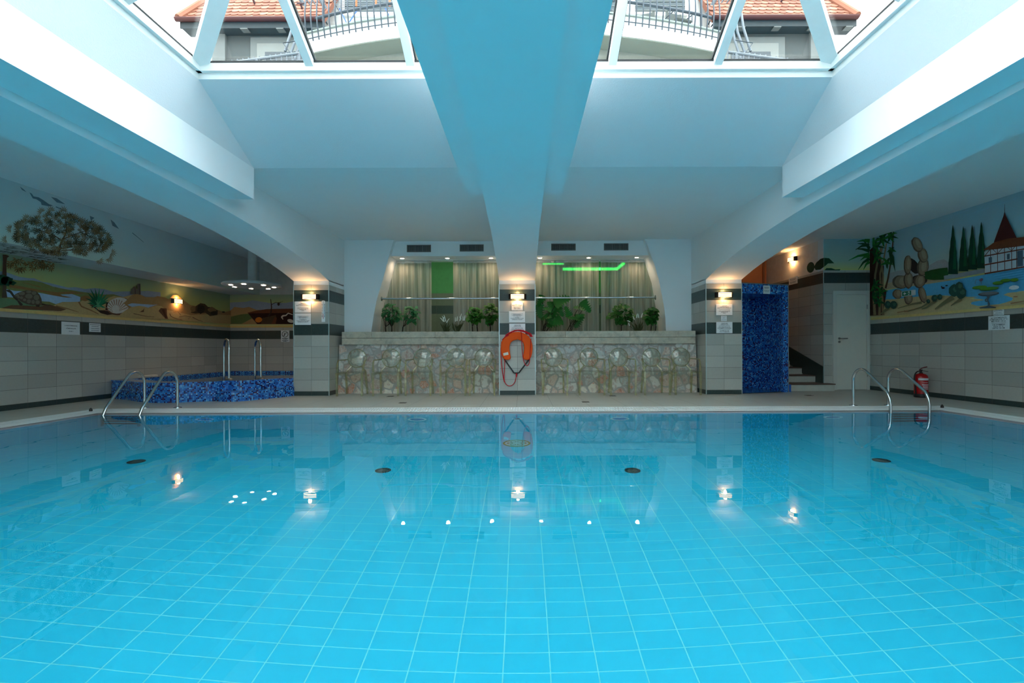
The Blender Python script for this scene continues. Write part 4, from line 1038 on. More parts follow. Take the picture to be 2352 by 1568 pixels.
def bush(px, py_top, px0, px1, label, mat, lobes, n, seed, stems=(0,), Y=10.86, group='leafy plants on the parapet', name='potted_shrub'):
    rnd = random.Random(seed); c = atY(px, 760, Y); top = atY(px, py_top, Y).z; x0, x1 = atY(px0, 700, Y).x, atY(px1, 700, Y).x
    t = thing(name, label, 'plant', (c.x, Y, PZ), 0, group)
    rx = (x1-x0)/2; cxm = (x0+x1)/2; zb = PZ+.20; rz = (top-zb)/2; cz = (top+zb)/2; ry = min(.26, rx)
    sm = MB(); lm = MB(); ends = []
    for q in stems:
        bx = c.x+q*rx
        fork = Vector((bx+rnd.uniform(-.02, .02), Y, PZ+.16)); sm.tube([(bx, Y, PZ-.01), fork], .013, 7)
        for k in range(6):
            e = Vector((cxm+rnd.uniform(-.75, .75)*rx, Y+rnd.uniform(-.6, .6)*ry, cz+rnd.uniform(-.5, .7)*rz)); m = fork.lerp(e, .5)+Vector((rnd.uniform(-.03, .03), 0, .02)); sm.tube([fork, m, e], .006, 5)
    for k in range(n):
        a = rnd.uniform(0, 2*math.pi); h = rnd.uniform(-1, 1); r = rnd.uniform(.45, 1)**.6; q = math.sqrt(1-h*h)
        wob = 1+.18*math.sin(3*a+seed)+.12*math.sin(5*h+seed*2)
        p = Vector((cxm+rx*r*q*math.cos(a)*wob*.86, Y+ry*r*q*math.sin(a)*.86, cz+rz*r*h*.9))
        d = Vector((math.cos(a)*q, math.sin(a)*q-.55, h*.25-.35+rnd.uniform(-.35, .35)))
        L_ = rnd.uniform(.085, .135); leaf(lm, p-d.normalized()*L_*.4, d, (0, -.5, 1), L_, L_*rnd.uniform(.75, 1.0), lobes, .3, .25)
    sm.build('stem', bark, t, smooth=True); lm.build('foliage', mat, t, smooth=True, angle=50)
bush(896, 694, 872, 925, 'dark green lobed plant at the left end of the left parapet', lg1, 1, 90, 1, (-.35, .15))
bush(931, 700, 924, 966, 'airy dark green plant second from the left end of the parapet', lg1, 1, 52, 2, (-.35,))
bush(1088, 703, 1070, 1109, 'bright green leafy plant left of the middle column, with a thin stem', lg2, 0, 85, 3, (-.1, .5))
bush(1127, 694, 1107, 1145, 'bushy green plant close against the middle column', lg2, 0, 90, 4, (0,))
bush(1430, 694, 1396, 1462, 'broad round green plant left of the white flowers on the right', lg3, 0, 110, 5, (-.1,), Y=10.90)
bush(1500, 702, 1479, 1514, 'green leafy plant at the right end of the right parapet', lg3, 0, 85, 6, (-.3, .3), Y=10.78)
mons = leafmat(C(14, 78, 36), C(44, 130, 40))
def monstera(base, leaves, label, Y=10.90):
    """leaves: (px, py of leaf centre, length, angle of tip in the picture, facing tilt)"""
    c = atY(base, 760, Y); t = thing('monstera_plant', label, 'plant', (c.x, Y, PZ), 0, 'split-leaf plants on the right parapet'); sm = MB()
    for i, (x, y, L_, a, til) in enumerate(leaves):
        p = atY(x, y, Y); p.y = Y-.10+.05*(i % 4); d = Vector((math.cos(R(a)), -.15+til*.1, math.sin(R(a)))); st_ = p-d.normalized()*L_*.5
        b0 = Vector((c.x+.03*((i*7) % 5-2), Y, PZ-.01)); sm.tube(smoothline([b0, b0.lerp(st_, .5)+Vector((0, .02, .06)), st_], 1), .007, 6)
        lm = MB(); up = Vector((math.sin(R(a))*til*.3, -1, .45+til)); leaf(lm, st_, d, up, L_, L_*.86, 2, .18, .12); lm.build('leaf', mons, t, smooth=True, angle=50)
    sm.build('stem', bark, t, smooth=True)
monstera(1248, [(1241, 693, .26, 240, .2), (1293, 690, .38, 25, .1), (1265, 703, .26, 120, .3), (1272, 715, .40, 250, .5), (1239, 717, .30, 280, .1), (1252, 729, .24, 200, .5), (1272, 741, .36, 200, .1), (1289, 717, .22, 300, .0), (1255, 710, .2, 160, .4), (1262, 734, .26, 300, .7)], 'large split-leaf plant right beside the middle column')
monstera(1306, [(1346, 706, .30, -50, .1), (1328, 707, .24, 170, .6), (1303, 714, .24, 110, .3), (1327, 739, .30, -110, .0), (1316, 731, .26, 170, .9), (1334, 725, .2, 20, .6)], 'smaller split-leaf plant second from the middle column')
wfl = plain(C(236, 240, 232), .6); grs = leafmat(C(20, 46, 22), C(74, 80, 30))
def spikes(px, fl, label, seed, Y=10.72):
    rnd = random.Random(seed); c = atY(px, 760, Y); t = thing('flowering_plant', label, 'plant', (c.x, Y, PZ), 0, 'white spiky flowers on the parapet'); g = MB(); f = MB()
    for k in range(22):
        a = rnd.uniform(-1, 1); L_ = rnd.uniform(.16, .3); leaf(g, (c.x+rnd.uniform(-.04, .04), Y+rnd.uniform(-.04, .04), PZ-.005), (a*.55, rnd.uniform(-.3, .3), 1), (0, -1, .2), L_, .022, 0, .2, .2*abs(a))
    for (x0, y0, x1, y1) in fl:
        p, q = atY(x0, y0, Y-.03), atY(x1, y1, Y-.03); m = p.lerp(q, .55)+Vector((0, 0, .012)); f.tube([p, m, q], .012, 7, rs=[.011, .010, .004]); g.tube([(c.x, Y, PZ), p], .004, 5)
    g.build('blades', grs, t, smooth=True); f.build('flower', wfl, t, smooth=True)
spikes(1024, [(1018.5, 738, 1010.5, 729.5), (1020.5, 739, 1015.5, 725), (1024, 738, 1019.5, 723), (1025.5, 741, 1032.5, 731), (1019, 733, 1020, 727)], 'white spiky flowers standing in the green gap between the left curtains', 1)
spikes(1050, [(1046, 738, 1046, 728), (1049.5, 737, 1051, 726), (1056.5, 737, 1060, 720), (1059, 733, 1055, 727), (1064, 736, 1063, 725), (1066.5, 736, 1068, 724)], 'white spiky flowers at the edge of the second left curtain', 2)
spikes(1466, [(1462, 730, 1463.5, 720), (1467, 730, 1465, 719.5), (1472.5, 729, 1477, 718), (1457, 734, 1453, 725), (1447, 739, 1440, 736.5), (1446, 748, 1443, 742)], 'white spiky flowers between the two leafy plants on the right', 3, 10.68)
peb = MB(); rnd = random.Random(3)
for k in range(60):
    x = rnd.choice([rnd.uniform(.35, 1.1), rnd.uniform(2.0, 2.6)]); peb.ball((x, rnd.uniform(10.62, 10.75), 1.30), rnd.uniform(.01, .02), .015, rnd.uniform(.015, .03), 8, 5)
tag(peb.build('white_pebbles', plain(C(215, 218, 215), .7), smooth=True, origin='base'), 'white pebbles strewn at the feet of the plants on the right parapet', 'pebbles', kind='stuff')

# ------------------------------------------------------------------ painted murals
PC = {}
def paint(r, g, b): return plain(C(r, g, b), .85, 0, .2, .07, 22)
def grad_mat(name, stops, z0, z1, mott=.12):
    t = NT(name).set(.85, 0, .2); z = t.xyz(t.n('NewGeometry').outputs['Position'])[2]
    f = t.math('DIVIDE', t.math('SUBTRACT', z, z0), z1-z0)
    n = t.noise(2.2, t.n('NewGeometry').outputs['Position'], 4)
    f = t.math('ADD', f, t.math('MULTIPLY', t.math('SUBTRACT', n, .5), mott)); t.base(t.ramp(f, stops)); return t.m
class Mural:
    """layers of paint on one wall plane; every layer a hair (0.6 mm) proud of the one before"""
    def __init__(s, name, label, plane, val, sgn, zoom):
        s.plane, s.val, s.sgn, s.zoom = plane, val, sgn, zoom; s.k = 1
        s.t = thing(name, label, 'mural', (val, 10, 1.58) if plane == 'x' else (0, val, 1.58)); s.t.location = {'x': (val, 9.5, 1.6), 'y': (s.zoom[0]/500, val, 1.6)}[plane]
    def p(s, x, y):
        ox, oy, sc_ = s.zoom; return (atX if s.plane == 'x' else atY)(ox+x/sc_, oy+y/sc_, s.val)
    def shape(s, mb, pts, raw=False):
        q = [s.p(*a) for a in pts]; n = Vector((1, 0, 0)) if s.plane == 'x' else Vector((0, 1, 0)); o = n*s.sgn*(.0006*s.k+.0005)
        mb.add([a+o for a in q], [tuple(range(len(q)))])
    def layer(s, name, mat, *polys):
        s.k += 1; b = MB()
        for pl in polys: s.shape(b, pl)
        return b.build(name, mat, s.t)
    def multi(s, name, mats, items):
        """items: (material index, polygon), painted in order inside one part"""
        b = MB()
        for i, pl in items: s.k += .4; b.m = i; s.shape(b, pl)
        s.k += .5; return b.build(name, mats, s.t)
def ell(cx, cy, rx, ry, n=18, rot=0, wob=0, seed=0):
    rnd = random.Random(seed+int(cx)); out = []
    for i in range(n):
        a = 2*math.pi*i/n; k = 1+wob*rnd.uniform(-1, 1); x, y = rx*k*math.cos(a), ry*k*math.sin(a); c, s_ = math.cos(R(rot)), math.sin(R(rot)); out.append((cx+x*c-y*s_, cy+x*s_+y*c))
    return out
def fan(cx, cy, r0, r1, a0, a1, n=2):
    return [(cx, cy)]+[(cx+r1*math.cos(R(a0+(a1-a0)*i/n)), cy-r1*math.sin(R(a0+(a1-a0)*i/n))) for i in range(n+1)]
def band(pts, w):
    """brush stroke along pts, width tapering (w0, w1)"""
    L_, R_ = [], []; n = len(pts)
    for i, (x, y) in enumerate(pts):
        a = pts[max(i-1, 0)]; c = pts[min(i+1, n-1)]; dx, dy = c[0]-a[0], c[1]-a[1]; l_ = math.hypot(dx, dy) or 1; ww = (w[0]+(w[1]-w[0])*i/(n-1))/2
        L_.append((x-dy/l_*ww, y+dx/l_*ww)); R_.append((x+dy/l_*ww, y-dx/l_*ww))
    return L_+R_[::-1]
def frond(x, y, a, L_, n=7, w=9):
    out = []
    for i in range(n):
        b_ = a+(-95+190*i/(n-1)); l2 = L_*(1-.25*abs(i-(n-1)/2)/((n-1)/2)); ex, ey = x+l2*math.cos(R(b_)), y-l2*math.sin(R(b_)); mx, my = (x+ex)/2, (y+ey)/2; px_, py_ = -math.sin(R(b_))*w/2, -math.cos(R(b_))*w/2
        out.append([(x, y), (mx+px_, my+py_), (ex, ey), (mx-px_, my-py_)])
    return out
TAN, TAN2, TAN3 = paint(200, 170, 118), paint(172, 138, 92), paint(150, 112, 72); BRN, DBRN = paint(112, 82, 60), paint(66, 52, 44)
LAV, LAKE, OLV, OLV2 = paint(150, 162, 180), paint(170, 196, 222), paint(132, 138, 84), paint(96, 112, 70)
DGR, GR, LGR = paint(22, 80, 60), paint(38, 118, 74), paint(92, 160, 96)
sky_l = grad_mat('mural_evening_sky', [(0, C(206, 204, 136)), (.4, C(190, 194, 122)), (.7, C(172, 186, 130)), (1, C(148, 170, 148))], 1.75, 2.47)
# left wall, plane x
ML = Mural('desert_mural', 'painted desert landscape with tortoise and lake along the left wall', 'x', XL, 1, (0, 400, 4.612))
def fullx(X, sgn, y0, y1, z0, z1, off): 
    b = MB(); x = X+sgn*off; b.quad((x, y0, z0), (x, y1, z0), (x, y1, z1), (x, y0, z1)); return b
fullx(XL, 1, -9, 13.3, TOPT, BZ, .0008).build('painted_sky', sky_l, ML.t)
ML.layer('far_hills', LAV, [(-200, 1000), (60, 1035), (130, 1060), (200, 1085), (300, 1100), (360, 1100), (450, 1140), (520, 1150), (620, 1175), (720, 1200), (800, 1195), (900, 1215), (1000, 1205), (1100, 1215), (1200, 1245), (1300, 1240), (1450, 1240), (1568, 1235), (1700, 1250), (1700, 1330), (900, 1300), (300, 1200), (-200, 1150)])
ML.layer('plain', OLV, [(-200, 1080), (100, 1110), (200, 1125), (340, 1125), (440, 1145), (560, 1190), (680, 1215), (800, 1235), (900, 1250), (1100, 1275), (1200, 1270), (1300, 1300), (1568, 1330), (1568, 1400), (0, 1400), (-200, 1400)], )
ML.layer('plain_ridge', TAN3, [(90, 1160), (240, 1190), (420, 1225), (600, 1250), (760, 1240), (900, 1262), (760, 1268), (560, 1265), (340, 1235), (100, 1200)], [(500, 1265), (620, 1262), (760, 1308), (640, 1300)], band([(240, 1145), (330, 1170), (430, 1195)], (4, 10)))
ML.layer('lake', LAKE, [(60, 1215), (150, 1235), (250, 1240), (430, 1258), (520, 1275), (600, 1278), (680, 1272), (760, 1268), (850, 1300), (845, 1350), (740, 1352), (660, 1352), (590, 1376), (520, 1350), (440, 1345), (300, 1320), (70, 1300)])
ML.layer('spit', TAN3, [(470, 1266), (600, 1262), (660, 1285), (765, 1305), (700, 1306), (600, 1290)])
ML.layer('grass', paint(112, 142, 104), [(-200, 1290), (0, 1308), (180, 1330), (300, 1360), (450, 1392), (560, 1410), (560, 1450), (0, 1420), (-200, 1400)])
ML.layer('sand', TAN, [(440, 1450), (520, 1410), (590, 1378), (660, 1354), (780, 1352), (850, 1350), (900, 1310), (1050, 1340), (1200, 1290), (1300, 1300), (1420, 1270), (1568, 1310), (1700, 1330), (1700, 1560), (1000, 1500), (440, 1460)])
ML.layer('sand_folds', TAN3, band([(590, 1395), (700, 1420), (830, 1460)], (16, 4)), band([(830, 1350), (860, 1400), (960, 1440), (1040, 1480)], (18, 8)), band([(1350, 1470), (1440, 1490), (1568, 1520)], (14, 6)), [(845, 1330), (850, 1300), (890, 1285), (940, 1292), (960, 1330), (900, 1345)], [(1440, 1470), (1490, 1440), (1510, 1398), (1500, 1470)], [(1320, 1345), (1400, 1350), (1500, 1345), (1568, 1365), (1500, 1370), (1380, 1360)])
ML.layer('tree_roots', BRN, [(0, 1420), (120, 1385), (260, 1390), (420, 1400), (520, 1380), (700, 1430), (640, 1450), (450, 1440)], band([(380, 1380), (470, 1385), (560, 1395)], (16, 3)))
ML.multi('tortoise', [paint(96, 84, 70), paint(128, 116, 98), paint(70, 60, 50)], [(2, [(62, 1226), (95, 1222), (120, 1240), (150, 1285), (190, 1320), (180, 1345), (140, 1310), (100, 1255), (66, 1240)]),
    (2, [(190, 1330), (240, 1380), (225, 1392), (205, 1388), (180, 1345)]), (2, [(360, 1370), (420, 1385), (410, 1405), (380, 1400)]), (2, [(430, 1365), (550, 1392), (440, 1382)]),
    (0, [(140, 1290), (160, 1268), (210, 1245), (270, 1230), (330, 1230), (380, 1240), (415, 1275), (435, 1320), (440, 1365), (400, 1385), (340, 1388), (280, 1375), (220, 1350), (180, 1320)])]+
    [(1, ell(x, y, rx, ry, 10)) for x, y, rx, ry in ((175, 1280, 22, 14), (225, 1262, 34, 20), (300, 1245, 30, 14), (355, 1258, 26, 20), (300, 1292, 40, 28), (380, 1305, 30, 30), (255, 1330, 18, 16), (222, 1308, 18, 16), (300, 1345, 24, 22), (345, 1352, 18, 22), (392, 1355, 24, 20), (190, 1302, 14, 12))])
ML.layer('aloe_shadow', DBRN, [(935, 1380), (985, 1390), (1040, 1440), (1110, 1440), (1120, 1350), (1150, 1370), (1150, 1430), (1230, 1480), (1130, 1490), (1060, 1470), (1000, 1420)])
ML.multi('aloe', [paint(28, 96, 68), paint(52, 142, 98), paint(96, 176, 128)], [(k % 2, band([(1030+6*math.cos(R(a)), 1385), (1030+.55*r*math.cos(R(a)), 1385-.6*r*math.sin(R(a))), (1030+r*math.cos(R(a)), 1385-r*math.sin(R(a)))], (34, 2))) for k, (a, r) in enumerate(((170, 120), (160, 110), (15, 125), (25, 130), (150, 150), (35, 140), (130, 170), (50, 150), (115, 190), (68, 180), (100, 180), (85, 180), (140, 110), (40, 100), (200, 80), (-20, 85)))]+[(2, band([(1030, 1385), (1030+60*math.cos(R(a)), 1385-60*math.sin(R(a)))], (16, 3))) for a in (60, 120, 95, 200, 330, 250, 290)])
ML.multi('scallop_shell', [paint(226, 218, 206), paint(168, 124, 96), paint(120, 86, 66)], [(2, ell(1255, 1400, 136, 92, 20, -10)), (0, ell(1245, 1390, 120, 84, 20, -10))]+[(1, band([(1225, 1455), (1225+125*math.cos(R(a)), 1455-130*math.sin(R(a)))], (2, 9))) for a in range(20, 175, 14)]+[(0, ell(1215, 1425, 40, 40, 14))])
ML.multi('castle_ruin', [paint(116, 112, 104), paint(92, 88, 84)], [(0, [(1368, 1270), (1378, 1212), (1396, 1210), (1400, 1192), (1424, 1190), (1432, 1214), (1444, 1214), (1444, 1162), (1476, 1158), (1480, 1275)]), (1, [(1458, 1162), (1476, 1160), (1480, 1275), (1462, 1275)]), (1, [(1412, 1192), (1424, 1192), (1430, 1272), (1418, 1272)])])
ML.layer('tree_trunk', paint(84, 66, 54), [(12, 850), (50, 852), (85, 868), (60, 885), (52, 960), (56, 1120), (52, 1240), (62, 1308), (4, 1308), (14, 1200), (10, 1050), (16, 920)])
fr_ = []; rnd = random.Random(5)
for k in range(22): fr_ += frond(rnd.uniform(90, 560), 885+rnd.uniform(0, 90)+max(0, (k % 5))*8, rnd.uniform(230, 310), rnd.uniform(45, 75), 6, 12)
ML.layer('hanging_leaves', paint(150, 112, 66), *fr_[::2]); ML.layer('hanging_leaf_tips', paint(108, 92, 56), *fr_[1::2])
ML.layer('dark_shrub', DGR, ell(60, 1130, 60, 50, 14, 0, .25), ell(10, 1120, 60, 60, 12, 0, .2), ell(110, 1150, 40, 25, 10, 0, .3))
ML.zoom = (300, 560, 5.88)
ML.layer('rocky_hill', TAN2, [(-110, 800), (-40, 730), (0, 690), (60, 675), (130, 690), (180, 715), (300, 720), (350, 705), (440, 720), (500, 745), (560, 690), (620, 690), (700, 760), (790, 825), (860, 840), (1000, 900), (1160, 890), (1250, 920), (1345, 900), (1345, 1010), (900, 1000), (480, 960), (0, 900)])
ML.layer('sand_bank', TAN, [(-160, 950), (-60, 880), (0, 850), (100, 836), (160, 845), (240, 860), (330, 830), (400, 840), (470, 890), (620, 920), (800, 960), (1000, 950), (1345, 960), (1345, 1078), (1000, 1062), (500, 1020), (0, 985), (-160, 962)])
ML.layer('small_lake', LAKE, [(-60, 822), (0, 800), (150, 812), (300, 822), (350, 815), (290, 838), (220, 860), (165, 845), (100, 835), (0, 850)])
ML.multi('rock_heap', [paint(84, 70, 52), paint(60, 54, 44), paint(140, 112, 76)], [(0, [(800, 930), (830, 870), (880, 830), (930, 800), (990, 810), (1030, 850), (1110, 860), (1165, 900), (1160, 960), (1060, 975), (1000, 930), (860, 940)]), (1, ell(930, 880, 50, 60, 12, 0, .2)), (2, ell(1080, 890, 60, 36, 12, 0, .2)), (1, ell(1110, 935, 50, 28, 12, 0, .2)), (2, ell(830, 880, 36, 40, 10, 0, .2)), (1, ell(1240, 920, 22, 10, 9))])
ML.multi('cliff_wedge', [paint(104, 74, 56), paint(78, 54, 42)], [(0, [(360, 905), (390, 865), (470, 870), (475, 960), (490, 1010), (455, 1010)]), (1, [(400, 880), (440, 880), (470, 1000), (455, 1005)])])
ML.layer('rock_cracks', BRN, band([(510, 940), (530, 980), (600, 1010), (680, 1025)], (10, 6)), band([(560, 920), (620, 915), (660, 960)], (5, 5)), band([(640, 985), (720, 970), (800, 985), (760, 1015)], (6, 5)), band([(820, 990), (900, 1030), (960, 1045)], (8, 4)), band([(20, 940), (180, 975), (300, 985)], (8, 4)), [(105, 920), (150, 890), (165, 862), (160, 920)])
fullx(XL, 1, -9, 13.3, 1.555, 1.605, .022).build('mural_border', paint(222, 190, 122), ML.t)
# alcove end wall, plane y
MA = Mural('alcove_mural', 'painted wreck and dry branch on the end wall of the alcove behind the tub', 'y', 13.3, -1, (300, 560, 5.88)); MA.t.location = (-6.4, 13.3, 1.6)
b = MB(); b.quad((XL, 13.299, TOPT), (-4.7, 13.299, TOPT), (-4.7, 13.299, BZ), (XL, 13.299, BZ)); b.build('painted_sky', sky_l, MA.t)
MA.layer('far_hills', LAV, [(1340, 790), (1450, 785), (1560, 780), (1650, 760), (1740, 775), (1900, 800), (2100, 795), (2230, 770), (2230, 900), (1340, 900)])
MA.layer('sand_bank', TAN2, [(1340, 910), (1400, 850), (1520, 865), (1600, 850), (1700, 890), (1900, 900), (2230, 900), (2230, 1085), (1340, 1085)])
MA.layer('grass_mound', OLV2, [(1340, 985), (1500, 950), (1620, 940), (1650, 1000), (1500, 1080), (1340, 1080)])
MA.multi('wreck', [paint(110, 66, 44), paint(58, 34, 30), paint(214, 122, 44), paint(84, 66, 48)], [(0, [(1575, 930), (1700, 900), (1840, 880), (2230, 872), (2230, 935), (1590, 938)]), (1, [(1590, 938), (2230, 930), (2230, 1082), (1710, 1082), (1640, 1000)]), (3, [(1780, 1000), (1960, 960), (1975, 1010), (1940, 1080), (1760, 1080)]), (2, ell(1730, 1025, 48, 36, 14, -10)), (0, [(1900, 1080), (1950, 985), (1975, 1000), (1960, 1080)])])
MA.layer('driftwood', paint(214, 196, 176), band([(2040, 990), (2060, 970), (2100, 965), (2130, 935), (2190, 955)], (26, 10)), band([(2040, 985), (2060, 1020)], (24, 8)), ell(2160, 1040, 44, 24, 12, 15))
MA.layer('dry_branch', DBRN, band([(1860, 975), (1895, 930), (1905, 860), (1900, 800), (1892, 745)], (22, 8)), band([(1905, 820), (1960, 790), (2000, 795), (2060, 775)], (9, 3)), band([(1985, 795), (2030, 790), (2030, 830)], (7, 3)), ell(2000, 812, 18, 24, 9))
b = MB(); b.box(XL+.02, -4.7, 13.275, 13.297, 1.555, 1.605); b.build('mural_border', paint(222, 190, 122), MA.t)
# tree crown and sky on the bulkhead
MT = Mural('tree_mural', 'painted leafy tree crown and thin clouds on the left bulkhead', 'x', BX, 1, (0, 400, 4.612)); MT.t.location = (BX, 8.0, 2.5)
sky_b = grad_mat('mural_day_sky', [(0, C(206, 218, 206)), (.5, C(196, 214, 216)), (1, C(196, 208, 212))], BZ, ZC, .2)
fullx(BX, 1, -9, 13.3, BZ, ZC, .0008).build('painted_sky', sky_b, MT.t)
MT.layer('cloud_wisps', paint(112, 130, 142), [(310, 192), (335, 205), (355, 235), (410, 245), (455, 272), (520, 318), (560, 330), (520, 340), (440, 325), (430, 295), (385, 265), (345, 255)], [(540, 240), (600, 255), (690, 318), (600, 298)], [(1170, 478), (1210, 510), (1260, 580), (1190, 545)], [(950, 440), (1000, 462), (960, 490)], band([(590, 345), (650, 370), (700, 400)], (10, 4)), band([(1400, 620), (1450, 660), (1520, 720)], (8, 4)), [(210, 130), (250, 160), (280, 190), (230, 165)])
rnd = random.Random(11); back = []; mid_ = []; top_ = []
for k in range(280):
    a = rnd.uniform(0, 2*math.pi); r = math.sqrt(rnd.uniform(.02, 1)); x = 640+r*520*math.cos(a); y = 665-r*235*math.sin(a)*(1.0 if math.sin(a) > 0 else .75)+.10*(x-640)
    y = min(y, 740+(x-0)*.15); (back, mid_, top_)[k % 3].extend(frond(x, y, rnd.uniform(0, 360) if r < .6 else math.degrees(a)+rnd.uniform(-30, 30), rnd.uniform(44, 70), 7, 8))
for x, y, a in ((60, 690, 190), (110, 580, 170), (280, 465, 150), (440, 400, 130), (540, 390, 110), (670, 390, 95), (720, 460, 80), (790, 465, 70), (850, 500, 50), (965, 540, 80), (1010, 580, 40), (1060, 640, 30), (1130, 690, 10), (1100, 760, -30), (1180, 830, -20), (1150, 890, -50), (1050, 910, -60)): top_ += frond(x, y, a, 66, 8, 9)
MT.layer('shaded_leaves', paint(64, 68, 52), *back)
MT.layer('branches', paint(104, 84, 66), band([(615, 845), (640, 740), (690, 640), (705, 560), (690, 470)], (26, 5)), band([(650, 700), (560, 640), (440, 600), (330, 560)], (12, 4)), band([(660, 690), (780, 640), (900, 600), (980, 560)], (12, 4)), band([(630, 790), (760, 770), (780, 800), (640, 810)], (9, 8)), band([(640, 740), (840, 740), (1000, 740), (1120, 800)], (10, 3)))
MT.layer('leaves', paint(100, 92, 66), *mid_)
MT.layer('light_leaves', paint(150, 126, 88), *top_)
# branch on the underside of the bulkhead
br_ = MB(); z = BZ-.002
def uz(x, y): return atZ(x/4.612, 400+y/4.612, z)
items = [band([(-100, 870), (60, 862), (300, 852), (620, 842)], (16, 6))]
rnd = random.Random(3)
for k in range(120): x = rnd.uniform(-60, 640); y = 735+x*.14+rnd.uniform(0, 160); l_ = rnd.uniform(40, 120); items.append(band([(x, y), (x+l_*.5, y+rnd.uniform(-2, 6)), (x+l_, y+l_*.09)], (rnd.uniform(3, 7), 1)))
for pl in items:
    q = [uz(*a) for a in pl]
    if all(XL < p_.x < BX for p_ in q): br_.add(q, [tuple(range(len(q)))])
br_.build('moss_streaks', paint(74, 72, 56), MT.t)

# right wall
MR = Mural('lake_mural', 'painted lake scene with cypresses and timbered house along the right wall', 'x', XR, -1, (1980, 440, 5.226)); MR.t.location = (XR, 8.5, 1.6)
sky_r = grad_mat('mural_lake_sky', [(0, C(226, 222, 150)), (.2, C(212, 214, 140)), (.4, C(182, 204, 198)), (.7, C(166, 198, 210)), (1, C(158, 192, 206))], 1.95, ZC, .10)
fullx(XR, -1, -9, 10.7, TOPT, ZC, .0008).build('painted_sky', sky_r, MR.t)
MR.layer('cloud_streaks', paint(160, 196, 214), *[band([(x, y), (x+180, y-40), (x+380, y-110)], (3, w_)) for x, y, w_ in ((460, 620, 14), (700, 420, 12), (900, 330, 14), (1150, 300, 10), (1400, 500, 14), (1500, 180, 12), (600, 520, 8), (1250, 420, 8))])
MR.layer('far_mountain', paint(176, 176, 178), [(300, 990), (420, 950), (560, 930), (780, 900), (850, 860), (900, 830), (980, 810), (1050, 850), (1100, 890), (1100, 930), (780, 985), (300, 1100)])
MR.layer('far_shore', paint(188, 176, 144), [(270, 1120), (360, 1085), (520, 1090), (780, 1060), (1000, 1050), (1110, 1060), (780, 1112), (300, 1170), (270, 1190)])
MR.layer('lake', paint(98, 182, 226), [(270, 1190), (380, 1168), (780, 1110), (1100, 1060), (1500, 990), (2600, 800), (2600, 1120), (1900, 1195), (1700, 1238), (1815, 1275), (1800, 1310), (1650, 1350), (1400, 1372), (1310, 1355), (1310, 1325), (1480, 1298), (1350, 1280), (1250, 1258), (900, 1242), (380, 1292), (270, 1300)])
MR.layer('sand', paint(206, 188, 140), [(60, 1500), (100, 1400), (200, 1330), (300, 1292), (380, 1290), (640, 1262), (900, 1240), (1050, 1255), (1250, 1262), (1400, 1262), (1290, 1285), (1480, 1298), (1330, 1318), (1300, 1345), (1400, 1374), (1660, 1352), (1815, 1300), (1810, 1270), (1700, 1240), (1750, 1215), (1950, 1195), (2600, 1110), (2600, 1260), (1900, 1370), (1000, 1440), (60, 1510)])
MR.layer('water_glints', paint(60, 140, 186), *[band([(1560+i*22, 1000+i*26), (1700+i*10, 975+i*28), (1944, 930+i*30)], (3, 6)) for i in range(5)])
def rock(cx, cy, rx, ry, rot, sd):
    """one painted boulder: shadow side, body, lit face"""
    c, s_ = math.cos(R(rot)), math.sin(R(rot))
    return [(1, ell(cx, cy, rx, ry, 16, rot, .05, sd)), (0, ell(cx+rx*.10, cy-ry*.04, rx*.80, ry*.90, 14, rot, .05, sd+1)), (3, ell(cx+rx*.22, cy-ry*.12, rx*.42, ry*.62, 12, rot, .08, sd+2))]
MR.multi('boulder_stack', [paint(150, 136, 114), paint(104, 94, 80), paint(66, 62, 60), paint(172, 158, 132)],
    rock(470, 1085, 108, 82, 0, 1)+[(2, ell(690, 1060, 100, 60, 14, 0, .06)), (2, ell(620, 890, 60, 110, 14, -35, .05))]+rock(430, 1228, 62, 58, 0, 2)+rock(560, 1275, 52, 78, 0, 3)+rock(560, 1065, 58, 100, 0, 4)+rock(552, 880, 48, 118, 2, 5)
    +rock(730, 1235, 48, 104, -14, 6)+rock(695, 1075, 70, 82, 10, 7)+rock(735, 905, 70, 112, 8, 8)+rock(735, 765, 62, 92, -14, 9)+rock(668, 635, 62, 96, -24, 10))
MR.multi('palm_grove', [paint(66, 46, 36), paint(150, 132, 98), paint(26, 84, 52), paint(44, 124, 56), paint(96, 74, 54)], [(0, [(95, 1490), (100, 700), (180, 620), (270, 900), (262, 1150), (300, 1200), (260, 1480)])]+[(i_, band(p_, w_)) for i_, p_, w_ in ((1, [(160, 1480), (150, 1300), (165, 1000), (205, 780), (240, 650)], (34, 16)), (1, [(215, 1480), (230, 1200), (225, 980), (270, 800), (300, 620)], (30, 14)), (1, [(262, 1480), (250, 1250), (260, 1000), (235, 800)], (28, 16)), (4, [(290, 1160), (320, 1040), (350, 860), (375, 640), (385, 480)], (22, 12)), (1, [(180, 900), (240, 720), (262, 640)], (14, 12)))]+
    [(2+(k % 2), band([(x, y), (x+.55*r*math.cos(R(a)), y-.62*r*math.sin(R(a))), (x+r*math.cos(R(a)), y-.75*r*math.sin(R(a))+10)], (38, 3))) for k, (x, y, a, r) in enumerate([(x_, y_, a_, r_) for x_, y_, n_, r_ in ((150, 640, 9, 150), (250, 560, 8, 130), (350, 530, 7, 100), (180, 780, 7, 120), (310, 850, 5, 90), (160, 1120, 8, 110), (150, 1250, 8, 120), (240, 1200, 6, 90), (220, 1320, 5, 80), (370, 700, 5, 60)) for a_ in [200+i*(290/max(n_-1, 1)) for i in range(n_)]]) if 100 < x+r*math.cos(R(a))]+[(2, [(330, 700), (350, 690), (400, 780), (415, 965), (380, 850), (355, 900), (345, 780)])])
